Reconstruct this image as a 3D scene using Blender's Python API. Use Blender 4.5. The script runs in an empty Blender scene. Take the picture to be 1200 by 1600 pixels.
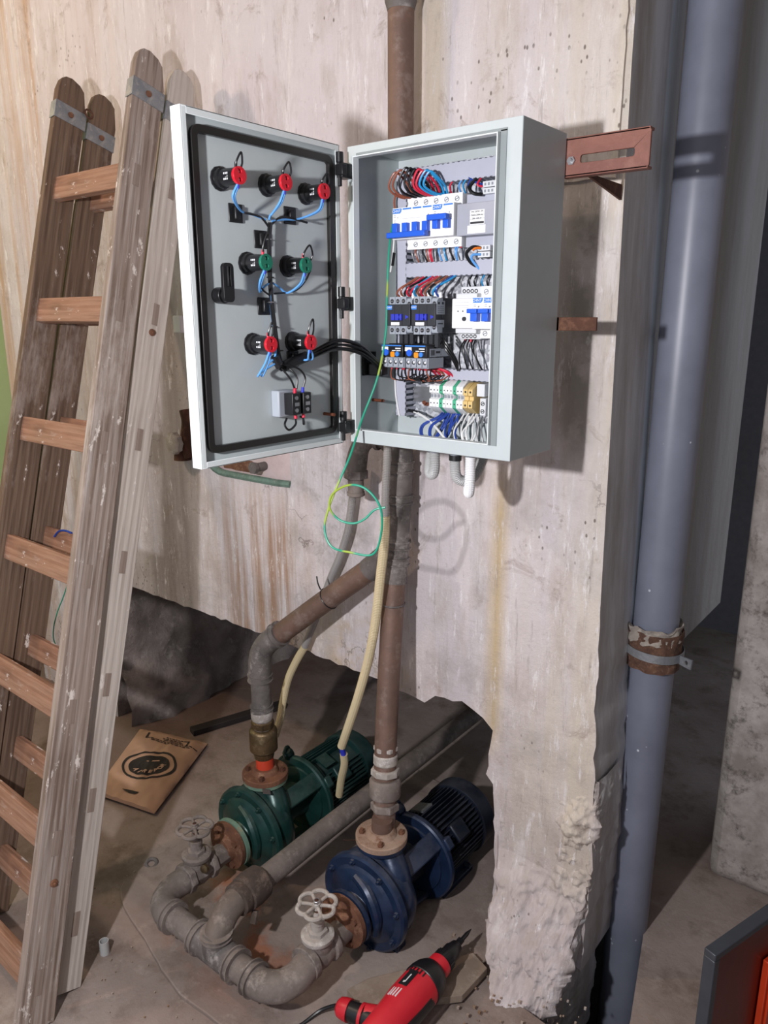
import bpy, bmesh, math, random
from mathutils import Vector as V, Matrix, noise
from mathutils.geometry import tessellate_polygon
PI = math.pi
random.seed(7)
sc = bpy.context.scene
COL = sc.collection

# ------------------------------------------------------------------ camera
cam_d = bpy.data.cameras.new('camera')
cam_o = bpy.data.objects.new('camera', cam_d)
COL.objects.link(cam_o)
sc.camera = cam_o
cam_d.sensor_fit = 'VERTICAL'
cam_d.sensor_height = 24.0
cam_d.lens = 17.792
cam_d.clip_start = 0.02
PITCH, YAW, ROLL = math.radians(14.3), math.radians(51.7), math.radians(-0.08)
fw = V((-math.cos(YAW) * math.cos(PITCH), math.sin(YAW) * math.cos(PITCH), -math.sin(PITCH)))
rt = V((math.sin(YAW), math.cos(YAW), 0))
up = rt.cross(fw)
rt, up = rt * math.cos(ROLL) + up * math.sin(ROLL), up * math.cos(ROLL) - rt * math.sin(ROLL)
cam_o.matrix_world = Matrix(((rt.x, up.x, -fw.x, 0), (rt.y, up.y, -fw.y, 0), (rt.z, up.z, -fw.z, 1.67), (0, 0, 0, 1)))

# ------------------------------------------------------------------ light
def lamp(name, kind, loc, power, colour, size=0.1, target=None):
    d = bpy.data.lights.new(name, kind)
    d.energy = power
    d.color = colour
    if kind == 'AREA':
        d.shape = 'DISK'
        d.size = size
    else:
        d.shadow_soft_size = size
    o = bpy.data.objects.new(name, d)
    COL.objects.link(o)
    o.location = loc
    if target:
        o.rotation_euler = (V(target) - V(loc)).to_track_quat('-Z', 'Y').to_euler()
    return o
lamp('work_lamp', 'POINT', (-0.68, -0.28, 1.76), 122, (1.0, 0.985, 1.0), 0.033)
lamp('ceiling_bulb', 'POINT', (-3.0, 0.0, 3.0), 62, (1.0, 0.76, 0.58), 0.06)
world = bpy.data.worlds.new('world')
sc.world = world
world.use_nodes = True
world.node_tree.nodes['Background'].inputs[0].default_value = (0.80, 0.89, 1.06, 1)
world.node_tree.nodes['Background'].inputs[1].default_value = 0.54
sc.view_settings.view_transform = 'Standard'
sc.view_settings.look = 'None'
sc.view_settings.gamma = 1
sc.view_settings.exposure = 0.0
sc.view_settings.use_curve_mapping = False

# ------------------------------------------------------------------ materials
def srgb(r, g, b):
    f = lambda c: (c / 255 / 12.92) if c / 255 <= .04045 else ((c / 255 + .055) / 1.055) ** 2.4
    return (f(r), f(g), f(b), 1)
class NT:
    def __init__(s, name, rough=.5, metal=0.0, spec=.5):
        s.m = bpy.data.materials.new(name)
        s.m.use_nodes = True
        s.t = s.m.node_tree
        s.b = s.t.nodes['Principled BSDF']
        s.b.inputs['Roughness'].default_value = rough
        s.b.inputs['Metallic'].default_value = metal
        s.b.inputs['Specular IOR Level'].default_value = spec
        s.co = s.t.nodes.new('ShaderNodeTexCoord').outputs['Object']
    def n(s, typ, **kw):
        x = s.t.nodes.new(typ)
        for k, v in kw.items():
            setattr(x, k, v)
        return x
    def l(s, a, b):
        s.t.links.new(a, b)
    def mapped(s, scale=(1, 1, 1), loc=(0, 0, 0)):
        m = s.n('ShaderNodeMapping')
        m.inputs['Scale'].default_value = scale
        m.inputs['Location'].default_value = loc
        s.l(s.co, m.inputs[0])
        return m.outputs[0]
    def noise(s, sc_=5, detail=6, rough=.6, scale=(1, 1, 1), loc=(0, 0, 0), dist=0.0):
        x = s.n('ShaderNodeTexNoise')
        x.inputs['Scale'].default_value = sc_
        x.inputs['Detail'].default_value = detail
        x.inputs['Roughness'].default_value = rough
        x.inputs['Distortion'].default_value = dist
        s.l(s.mapped(scale, loc), x.inputs[0])
        return x.outputs['Fac']
    def ramp(s, fac, a, b, lo=0.0, hi=1.0):
        x = s.n('ShaderNodeMapRange')
        x.inputs['From Min'].default_value = a
        x.inputs['From Max'].default_value = b
        x.inputs['To Min'].default_value = lo
        x.inputs['To Max'].default_value = hi
        s.l(fac, x.inputs['Value'])
        return x.outputs[0]
    def math(s, op, a, b=None):
        x = s.n('ShaderNodeMath', operation=op)
        for i, v in enumerate((a, b)):
            if v is None:
                continue
            if isinstance(v, (int, float)):
                x.inputs[i].default_value = v
            else:
                s.l(v, x.inputs[i])
        return x.outputs[0]
    def mix(s, fac, a, b):
        x = s.n('ShaderNodeMix', data_type='RGBA')
        for i, v in ((0, fac), (6, a), (7, b)):
            if isinstance(v, (int, float, tuple)):
                x.inputs[i].default_value = v
            else:
                s.l(v, x.inputs[i])
        return x.outputs[2]
    def xyz(s):
        x = s.n('ShaderNodeSeparateXYZ')
        s.l(s.co, x.inputs[0])
        return x.outputs
    def band(s, v, a, b, soft):            # 1 inside a..b
        return s.math('MULTIPLY', s.ramp(v, a - soft, a + soft), s.ramp(v, b - soft, b + soft, 1, 0))
    def bump(s, h, strength=.3, dist=.01):
        x = s.n('ShaderNodeBump')
        x.inputs['Strength'].default_value = strength
        x.inputs['Distance'].default_value = dist
        s.l(h, x.inputs['Height'])
        s.l(x.outputs[0], s.b.inputs['Normal'])
    def colour(s, c):
        if isinstance(c, tuple):
            s.b.inputs['Base Color'].default_value = c
        else:
            s.l(c, s.b.inputs['Base Color'])
        return s.m

def plain(name, rgb, rough=.5, metal=0.0, var=.12, scale=30, spec=.5):
    t = NT(name, rough, metal, spec)
    c = srgb(*rgb)
    d = tuple(v * (1 - var) for v in c[:3]) + (1,)
    return t.colour(t.mix(t.ramp(t.noise(scale, 3), .35, .65), c, d))

def concrete_wall():
    t = NT('stained_plaster', .85)
    x, y, z = t.xyz()
    n1 = t.noise(1.6, 8, .62)
    n2 = t.noise(6, 8, .7, loc=(3, 1, 7))
    streak = t.noise(1.0, 6, .62, scale=(16, 4, .9))
    streak2 = t.noise(1.0, 5, .6, scale=(7, 3, .35), loc=(5, 0, 2))
    base = t.mix(t.ramp(n1, .35, .65), srgb(218, 211, 215), srgb(205, 194, 196))
    base = t.mix(t.ramp(streak, .50, .68, 0, .55), base, srgb(226, 219, 220))
    # yellowed zones: the right pier, the top above the cabinet
    yel = t.math('MULTIPLY', t.math('MULTIPLY', t.ramp(x, -1.12, -.75), t.ramp(z, .12, .3)), t.ramp(streak2, .38, .60))
    base = t.mix(t.math('MULTIPLY', yel, .55), base, srgb(206, 194, 166))
    base = t.mix(t.ramp(t.noise(1, 8, .7, scale=(9, 5, 3), loc=(6, 2, 4)), .50, .66, 0, .6), base, srgb(182, 168, 160))
    base = t.mix(t.ramp(t.noise(1, 8, .75, scale=(14, 5, 2), loc=(1, 9, 4)), .56, .64, 0, .6), base, srgb(232, 226, 226))
    # ochre runs under the hatch, left of the riser and one long run below the cabinet
    run = t.math('MULTIPLY', t.band(x, -1.98, -1.60, .08), t.ramp(z, 1.22, 1.0))
    run = t.math('MULTIPLY', run, t.ramp(t.noise(1, 5, .65, scale=(22, 3, 1.2), loc=(1, 1, 1)), .44, .62))
    base = t.mix(t.math('MULTIPLY', run, .8), base, srgb(158, 118, 84))
    run2 = t.math('MULTIPLY', t.math('MULTIPLY', t.band(x, -.925, -.885, .018), t.ramp(z, 1.35, 1.2)), t.ramp(z, .5, .62))
    run2 = t.math('MULTIPLY', run2, t.ramp(streak, .3, .5))
    base = t.mix(t.math('MULTIPLY', run2, .75), base, srgb(196, 170, 118))
    run3 = t.math('MULTIPLY', t.band(x, -1.5, -1.2, .06), t.ramp(z, .95, .72))
    run3 = t.math('MULTIPLY', run3, t.ramp(n2, .42, .6))
    base = t.mix(t.math('MULTIPLY', run3, .7), base, srgb(186, 160, 112))
    up_y = t.math('MULTIPLY', t.band(x, -1.16, -1.09, .02), t.ramp(z, 1.9, 2.1))
    base = t.mix(t.math('MULTIPLY', up_y, .5), base, srgb(205, 184, 148))
    # warm ochre drips in the top left
    ul = t.math('MULTIPLY', t.ramp(x, -2.3, -2.9), t.ramp(t.noise(1, 5, .6, scale=(12, 3, .5), loc=(9, 0, 0)), .5, .66))
    base = t.mix(t.math('MULTIPLY', ul, .65), base, srgb(190, 150, 110))
    # grey patches: the cabinet's cast shadow painted in beside it, mould near the riser
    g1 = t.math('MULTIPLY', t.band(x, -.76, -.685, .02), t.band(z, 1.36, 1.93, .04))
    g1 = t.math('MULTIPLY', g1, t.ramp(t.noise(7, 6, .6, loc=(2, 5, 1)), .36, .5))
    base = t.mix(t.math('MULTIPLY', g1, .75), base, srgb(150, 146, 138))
    g2 = t.math('MULTIPLY', t.band(x, -1.62, -1.3, .1), t.band(z, .95, 1.3, .08))
    g2 = t.math('MULTIPLY', g2, t.ramp(n2, .5, .62))
    base = t.mix(t.math('MULTIPLY', g2, .7), base, srgb(150, 142, 138))
    # vertical band left of the open door: dirt with the ladder's shade painted in
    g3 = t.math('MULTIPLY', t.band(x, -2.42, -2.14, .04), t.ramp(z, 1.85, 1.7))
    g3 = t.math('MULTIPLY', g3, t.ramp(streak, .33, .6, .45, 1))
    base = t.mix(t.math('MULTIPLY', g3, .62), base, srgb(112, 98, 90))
    # broken base
    low = t.math('MULTIPLY', t.ramp(z, .5, .1), t.ramp(n2, .4, .62))
    base = t.mix(t.math('MULTIPLY', low, .6), base, srgb(172, 158, 150))
    # specks and pocks
    v = t.n('ShaderNodeTexVoronoi')
    v.inputs['Scale'].default_value = 60
    t.l(t.mapped((1, 1, .6)), v.inputs[0])
    sp = t.math('MULTIPLY', t.ramp(v.outputs['Distance'], .12, .2, 1, 0), t.ramp(t.noise(4, 4), .56, .64))
    base = t.mix(t.math('MULTIPLY', sp, .8), base, srgb(96, 82, 74))
    dk = t.ramp(t.noise(9, 9, .75, loc=(8, 8, 8), dist=.6), .57, .68, 0, .6)
    base = t.mix(dk, base, srgb(150, 132, 122))
    # fine vertical scrapes, darker grime and chipped white flecks
    fs_ = t.noise(1, 9, .78, scale=(60, 20, 5), loc=(2, 7, 1))
    base = t.mix(t.ramp(fs_, .57, .66, 0, .55), base, srgb(150, 138, 134))
    base = t.mix(t.ramp(t.noise(1, 9, .78, scale=(45, 20, 9), loc=(7, 1, 5)), .57, .64, 0, .75), base, srgb(238, 234, 237))
    gr = t.math('MULTIPLY', t.ramp(t.noise(2.4, 9, .72, loc=(11, 3, 2)), .52, .66), t.ramp(z, 1.9, 1.2))
    base = t.mix(t.math('MULTIPLY', gr, .45), base, srgb(150, 140, 134))
    vz = t.n('ShaderNodeTexVoronoi', feature='DISTANCE_TO_EDGE')
    vz.inputs['Scale'].default_value = 5
    nm_ = t.n('ShaderNodeTexNoise')
    nm_.inputs['Scale'].default_value = 9
    nm_.inputs['Detail'].default_value = 6
    t.l(t.co, nm_.inputs[0])
    mv = t.n('ShaderNodeMix', data_type='VECTOR')
    mv.inputs[0].default_value = .22
    t.l(t.mapped((1, 1, .45)), mv.inputs[4])
    t.l(nm_.outputs['Color'], mv.inputs[5])
    t.l(mv.outputs[1], vz.inputs[0])
    cr = t.math('MULTIPLY', t.ramp(vz.outputs['Distance'], .004, .012, 1, 0), t.math('MULTIPLY', t.ramp(t.noise(2, 3, .5, loc=(4, 4, 0)), .56, .62), t.ramp(z, 1.45, 1.2)))
    base = t.mix(t.math('MULTIPLY', cr, .6), base, srgb(104, 92, 86))
    hgt = t.math('ADD', t.math('MULTIPLY', t.noise(24, 8, .7), .6), t.math('MULTIPLY', n2, 1.2))
    hgt = t.math('ADD', hgt, t.math('MULTIPLY', fs_, .8))
    t.bump(hgt, .6, .012)
    return t.colour(base)

def grey_cement(name='bare_cement', a=(206, 207, 210), b=(166, 160, 156), edge=None):
    t = NT(name, .85)
    x, y, z = t.xyz()
    s1 = t.noise(1, 7, .65, scale=(5, 9, 1.6))
    base = t.mix(t.ramp(s1, .38, .62), srgb(*a), srgb(*b))
    base = t.mix(t.ramp(t.noise(1, 6, .7, scale=(20, 60, 2.2), loc=(4, 2, 0)), .62, .7, 0, .6), base, srgb(176, 178, 182))
    base = t.mix(t.math('MULTIPLY', t.band(y, 1.815, 1.90, .004), .75), base, srgb(206, 216, 226))
    base = t.mix(t.math('MULTIPLY', t.ramp(y, 2.0, 2.05), .6), base, srgb(186, 172, 158))
    t.bump(t.noise(22, 8, .7), .5, .012)
    return t.colour(base)

def rough_rock(name='rough_cement', a=(164, 152, 147), b=(118, 108, 103)):
    t = NT(name, .9)
    base = t.mix(t.ramp(t.noise(5, 8, .7), .36, .64), srgb(*a), srgb(*b))
    base = t.mix(t.ramp(t.noise(16, 6, .7, loc=(3, 3, 3)), .56, .7, 0, .7), base, srgb(196, 186, 178))
    t.bump(t.noise(14, 9, .75), .8, .03)
    return t.colour(base)

def footing_mat():
    t = NT('crumbled_plaster', .95)
    x, y, z = t.xyz()
    base = t.mix(t.ramp(t.noise(7, 8, .7), .36, .64), srgb(204, 190, 176), srgb(170, 156, 148))
    base = t.mix(t.ramp(t.noise(12, 7, .7, loc=(2, 2, 2)), .55, .68, 0, .7), base, srgb(216, 208, 204))
    base = t.mix(t.math('MULTIPLY', t.ramp(z, .14, .02), t.ramp(t.noise(9, 5, .6, loc=(5, 1, 1)), .4, .6)), base, srgb(150, 120, 92))
    t.bump(t.noise(30, 9, .75), .7, .015)
    return t.colour(base)

def floor_mat():
    t = NT('dusty_cement_floor', .85)
    x, y, z = t.xyz()
    base = t.mix(t.ramp(t.noise(1.7, 8, .65), .36, .64), srgb(160, 146, 139), srgb(130, 115, 108))
    base = t.mix(t.ramp(t.noise(5, 8, .7, loc=(4, 4, 4)), .50, .64, 0, .7), base, srgb(104, 88, 78))
    base = t.mix(t.ramp(t.noise(12, 7, .7, loc=(1, 7, 4)), .58, .7, 0, .7), base, srgb(164, 152, 144))
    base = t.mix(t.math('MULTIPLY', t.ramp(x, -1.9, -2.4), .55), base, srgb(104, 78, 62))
    rust = t.math('MULTIPLY', t.band(x, -1.66, -1.22, .08), t.band(y, 1.02, 1.34, .1))
    rust = t.math('MULTIPLY', rust, t.ramp(t.noise(6, 6, .6, loc=(0, 3, 3)), .47, .6))
    base = t.mix(t.math('MULTIPLY', rust, .8), base, srgb(150, 92, 62))
    t.bump(t.noise(26, 9, .75), .45, .01)
    return t.colour(base)

def wood(name, a, b, c, paint=.0, ring=1.0):
    """grain runs along the object's local Z"""
    t = NT(name, .75)
    w = t.n('ShaderNodeTexWave', wave_type='BANDS', bands_direction='Y')
    w.inputs['Scale'].default_value = 17 * ring
    w.inputs['Distortion'].default_value = 16
    w.inputs['Detail'].default_value = 4
    w.inputs['Detail Scale'].default_value = .55
    w.inputs['Detail Roughness'].default_value = .6
    t.l(t.mapped((1, 1, .09)), w.inputs[0])
    base = t.mix(t.ramp(w.outputs['Fac'], .1, .95, 0, .8), srgb(*a), srgb(*b))
    base = t.mix(t.ramp(t.noise(2.2, 4, .6, scale=(1, 1, .5), loc=(3, 0, 7)), .42, .6, 0, .55), base, srgb(*b))
    base = t.mix(t.ramp(t.noise(1, 6, .7, scale=(60, 90, 2.5)), .45, .7, 0, .7), base, srgb(*c))
    base = t.mix(t.ramp(t.noise(3, 5, .6, loc=(9, 1, 1)), .45, .62, 0, .5), base, srgb(*a))
    if paint:
        m = t.ramp(t.noise(24, 6, .75, scale=(1, 1, .4), loc=(5, 5, 5)), .70 - paint * .1, .73 - paint * .1, 0, .85)
        base = t.mix(t.ramp(t.noise(7, 7, .75, scale=(1, 1, .3), loc=(1, 5, 9)), .56, .68, 0, .5 * paint), base, srgb(196, 186, 180))
        base = t.mix(m, base, srgb(214, 204, 198))
    t.bump(t.math('ADD', w.outputs['Fac'], t.noise(1, 6, .7, scale=(80, 120, 3))), .22, .004)
    return t.colour(base)

def rusty(name, a, b, c, rough=.8, metal=.2, s=14):
    t = NT(name, rough, metal)
    base = t.mix(t.ramp(t.noise(s, 8, .7), .36, .64), srgb(*a), srgb(*b))
    base = t.mix(t.ramp(t.noise(s * 2.3, 8, .75, loc=(4, 1, 2)), .52, .66, 0, .85), base, srgb(*c))
    t.bump(t.noise(s * 4, 8, .75), .35, .005)
    return t.colour(base)

def painted_iron(name, a, dust, rough=.28, dust_amt=.6):
    t = NT(name, rough, .25)
    geo = t.n('ShaderNodeNewGeometry')
    sep = t.n('ShaderNodeSeparateXYZ')
    t.l(geo.outputs['True Normal'], sep.inputs[0])
    base = t.mix(t.ramp(t.noise(20, 6, .7), .4, .7), srgb(*a), tuple(v * .55 for v in srgb(*a)[:3]) + (1,))
    d = t.math('MULTIPLY', t.ramp(sep.outputs[2], .35, 1.0), t.ramp(t.noise(12, 8, .7, loc=(2, 2, 2)), .35, .7))
    base = t.mix(t.math('MULTIPLY', d, dust_amt), base, srgb(*dust))
    r = t.math('ADD', t.math('MULTIPLY', d, .45), rough)
    t.l(r, t.b.inputs['Roughness'])
    t.bump(t.noise(40, 6, .7), .15, .003)
    return t.colour(base)

M = {}
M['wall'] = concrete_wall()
M['cement'] = grey_cement()
M['rock'] = rough_rock()
M['footing'] = footing_mat()
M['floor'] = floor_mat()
M['added_ceiling'] = plain('added_ceiling_grey', (170, 164, 158), .9)
M['dark_room'] = plain('plain_grey_wall', (140, 140, 146), .9)  # plain grey, tuned for the light bounced off the added right wall
M['backwall'] = rusty('mouldy_cement', (186, 178, 174), (140, 132, 126), (78, 70, 66), .9, 0, 7)
M['stile_out'] = wood('weathered_grey_wood', (150, 134, 124), (104, 86, 74), (190, 180, 176), .9)
M['stile_brown'] = wood('old_brown_wood', (108, 84, 68), (74, 56, 44), (136, 114, 98), .6)
M['stile_pale'] = wood('pale_painted_wood', (190, 180, 172), (160, 148, 140), (206, 198, 192), .6)
M['tenon'] = wood('tenon_wood', (132, 116, 106), (110, 94, 84), (150, 136, 128), .0)
M['bar'] = plain('black_flat_bar', (44, 38, 36), .7)
M['rung'] = wood('orange_brown_wood', (156, 114, 90), (112, 78, 60), (178, 144, 122), .9)
M['plank'] = rusty('dusty_plank_wood', (146, 130, 116), (126, 110, 96), (160, 146, 134), .9, 0, 8)
M['zinc'] = rusty('galvanised_steel', (150, 152, 156), (126, 130, 136), (170, 168, 164), .5, .6, 20)
M['rust'] = rusty('rusted_iron', (126, 86, 64), (94, 62, 48), (156, 120, 96))
M['rust_dark'] = rusty('dark_rust', (96, 60, 44), (70, 44, 34), (120, 84, 64))
M['rust_dusty'] = rusty('dusty_rusted_iron', (168, 146, 130), (140, 112, 94), (118, 78, 56), .9)
M['pipe_brown'] = rusty('brown_steel_pipe', (122, 96, 84), (104, 84, 76), (140, 122, 114), .55, .35, 9)
M['pipe_grey'] = rusty('dusty_galvanised_pipe', (122, 115, 112), (88, 83, 82), (166, 160, 157), .7, .3, 9)
M['pipe_dust'] = rusty('dust_coated_pipe', (130, 119, 113), (100, 91, 86), (152, 142, 136), .8, .1, 9)
M['pipe_white'] = rusty('limed_fitting', (176, 168, 162), (142, 134, 128), (206, 202, 198), .85, .1, 12)
M['brass'] = rusty('old_brass', (128, 108, 80), (92, 78, 60), (152, 134, 106), .38, .8, 16)
M['bracket_red'] = rusty('red_primer_steel', (134, 88, 76), (120, 76, 66), (150, 108, 96), .6, .1, 10)
M['green_iron'] = painted_iron('dark_green_enamel', (30, 66, 62), (96, 110, 104))
M['blue_iron'] = painted_iron('dark_blue_enamel', (33, 50, 80), (112, 112, 118))
M['green_rib'] = painted_iron('dark_green_motor', (24, 58, 56), (80, 92, 90), .4)
M['navy_rib'] = painted_iron('blackish_blue_motor', (24, 30, 46), (84, 86, 94), .4)
M['green_scale'] = rusty('pale_green_scale', (120, 150, 132), (92, 118, 104), (150, 128, 104))
M['red_paint'] = plain('red_pipe_paint', (190, 62, 38), .5)
M['white_metal'] = plain('white_powder_coat', (212, 218, 219), .38, 0, .02)
M['grey_metal'] = plain('grey_powder_coat', (183, 191, 193), .38, 0, .03)
M['gutter'] = plain('grey_gutter', (132, 140, 142), .5, 0, .03)
M['gasket'] = plain('black_rubber_gasket', (30, 27, 27), .35)
M['black'] = plain('black_plastic', (24, 24, 27), .38)
M['black_soft'] = plain('charcoal_plastic', (44, 46, 52), .5)
M['relay_grey'] = plain('grey_plastic', (156, 162, 172), .5, 0, .05)
M['red_plastic'] = plain('red_plastic', (206, 26, 44), .32, 0, .05)
M['green_plastic'] = plain('green_plastic', (20, 112, 88), .32, 0, .05)
M['white_plastic'] = plain('white_plastic', (240, 240, 241), .4, 0, .02)
M['light_plastic'] = plain('pale_grey_plastic', (214, 216, 220), .45, 0, .03)
M['blue_plastic'] = plain('bright_blue_plastic', (40, 96, 214), .35, 0, .05)
M['blue_tab'] = plain('sky_blue_print', (60, 128, 214), .4, 0, .03)
M['navy_plastic'] = plain('deep_blue_plastic', (50, 60, 190), .35)
M['orange_plastic'] = plain('orange_plastic', (248, 150, 40), .35)
M['duct'] = plain('lilac_grey_duct', (176, 178, 192), .5, 0, .03)
M['psu'] = plain('lilac_grey_steel', (164, 166, 178), .45, .1, .04)
M['beige_plastic'] = plain('yellow_beige_plastic', (222, 190, 124), .45)
M['term_green'] = plain('terminal_green', (74, 178, 138), .45)
M['ink'] = plain('black_ink', (40, 40, 46), .6)
M['grey_ink'] = plain('grey_ink', (138, 142, 150), .6)
M['steel'] = plain('bright_steel', (190, 190, 194), .3, .9)
M['copper'] = plain('copper_rod', (140, 84, 62), .4, .6)
for nm, c in dict(w_black=(20, 20, 23), w_blue=(38, 66, 150), w_sky=(96, 160, 226), w_cyan=(40, 146, 204), w_red=(206, 38, 66), w_brown=(146, 82, 62), w_white=(226, 226, 226), w_grey=(128, 130, 134), w_orange=(226, 120, 40)).items():
    M[nm] = plain('insulation_' + nm[2:], c, .35, 0, .05)
def earth():
    t = NT('green_yellow_insulation', .4)
    return t.colour(t.mix(t.ramp(t.noise(9, 1, .4, loc=(.3, 0, .4)), .57, .60), srgb(34, 150, 122), srgb(150, 172, 62)))
M['earth'] = earth()
M['cond_grey'] = plain('grey_conduit', (146, 142, 140), .6, 0, .15, 8)
M['cond_lgrey'] = plain('light_grey_conduit', (176, 176, 176), .5, 0, .05)
M['cond_white'] = plain('white_conduit', (236, 236, 238), .5, 0, .03)
M['cond_cream'] = plain('cream_conduit', (204, 188, 152), .6, 0, .15, 8)
M['pvc'] = plain('grey_pvc', (124, 128, 144), .42, 0, .10, 6)
def pvc():
    t = NT('spattered_grey_pvc', .4)
    base = t.mix(t.ramp(t.noise(4, 5, .6), .35, .65), srgb(122, 126, 142), srgb(106, 110, 124))
    v = t.n('ShaderNodeTexVoronoi')
    v.inputs['Scale'].default_value = 26
    t.l(t.co, v.inputs[0])
    m = t.math('MULTIPLY', t.ramp(v.outputs['Distance'], .06, .1, 1, 0), t.ramp(t.noise(6, 3), .52, .6))
    return t.colour(t.mix(m, base, srgb(200, 204, 212)))
M['pvc'] = pvc()
M['bend'] = rusty('dark_dusty_pipe', (118, 106, 98), (96, 86, 80), (136, 124, 116), .7, .2, 10)
M['sleeve'] = rusty('dark_rubber_tape', (84, 70, 62), (60, 50, 45), (112, 96, 86), .9, 0, 14)
M['rag'] = rusty('brown_rubber_mat', (104, 74, 58), (72, 50, 40), (130, 100, 82), .95, 0, 40)
M['foam'] = rusty('dried_foam', (158, 148, 138), (130, 122, 116), (178, 168, 158), .95, 0, 30)
M['paper'] = plain('brown_kraft_paper', (188, 150, 126), .8, 0, .10, 12)
M['bagink'] = plain('faded_black_print', (46, 40, 38), .7)
M['drill_red'] = plain('drill_red_plastic', (196, 34, 48), .38, 0, .06)
def galvplate():
    t = NT('spangled_zinc_plate', .5, .45)
    v = t.n('ShaderNodeTexVoronoi')
    v.inputs['Scale'].default_value = 150
    t.l(t.co, v.inputs[0])
    s = t.n('ShaderNodeSeparateColor')
    t.l(v.outputs['Color'], s.inputs[0])
    return t.colour(t.mix(t.ramp(s.outputs[0], .2, .8), srgb(214, 216, 222), srgb(150, 152, 160)))
M['plate'] = galvplate()
def leftwall():
    t = NT('green_painted_wall', .8)
    x, y, z = t.xyz()
    n_ = t.noise(3, 6, .6)
    base = t.mix(t.ramp(n_, .35, .65), srgb(206, 226, 166), srgb(192, 214, 152))
    base = t.mix(t.ramp(z, .40, .37), base, srgb(178, 180, 164))
    base = t.mix(t.ramp(z, .215, .20), base, srgb(104, 50, 40))
    return t.colour(base)
M['green_wall'] = leftwall()
M['cab_frame'] = plain('dark_grey_enamel', (62, 66, 74), .4, .2)
M['cab_red'] = plain('dark_red_enamel', (92, 20, 16), .3, .1, .3, 8)
M['cab_orange'] = plain('orange_enamel', (196, 62, 30), .35, .1)
M['hatch'] = rusty('pale_hatch_cover', (214, 196, 196), (190, 168, 166), (206, 190, 190), .7, 0, 5)
M['verdigris'] = rusty('greenish_hatch_rim', (122, 150, 138), (96, 118, 108), (146, 160, 150), .7, .2, 20)

# ------------------------------------------------------------------ mesh helpers
def frame_of(d):
    d = V(d).normalized()
    a = V((0, 0, 1)) if abs(d.z) < .9 else V((1, 0, 0))
    u = a.cross(d).normalized()
    return u, d.cross(u)
def smooth_path(pts, sub=6, closed=False):
    P = [V(p) for p in pts]
    if len(P) < 3 and not closed:
        return [P[0].lerp(P[-1], i / sub) for i in range(sub + 1)]
    out = []
    n = len(P)
    for i in range(n if closed else n - 1):
        if closed:
            p0, p1, p2, p3 = P[i - 1], P[i], P[(i + 1) % n], P[(i + 2) % n]
        else:
            p0 = P[i - 1] if i else P[0] * 2 - P[1]
            p1, p2 = P[i], P[i + 1]
            p3 = P[i + 2] if i + 2 < n else P[-1] * 2 - P[-2]
        for k in range(sub):
            t = k / sub
            out.append(.5 * (2 * p1 + (p2 - p0) * t + (2 * p0 - 5 * p1 + 4 * p2 - p3) * t * t + (3 * p1 - p0 - 3 * p2 + p3) * t ** 3))
    if not closed:
        out.append(P[-1])
    return out
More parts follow.
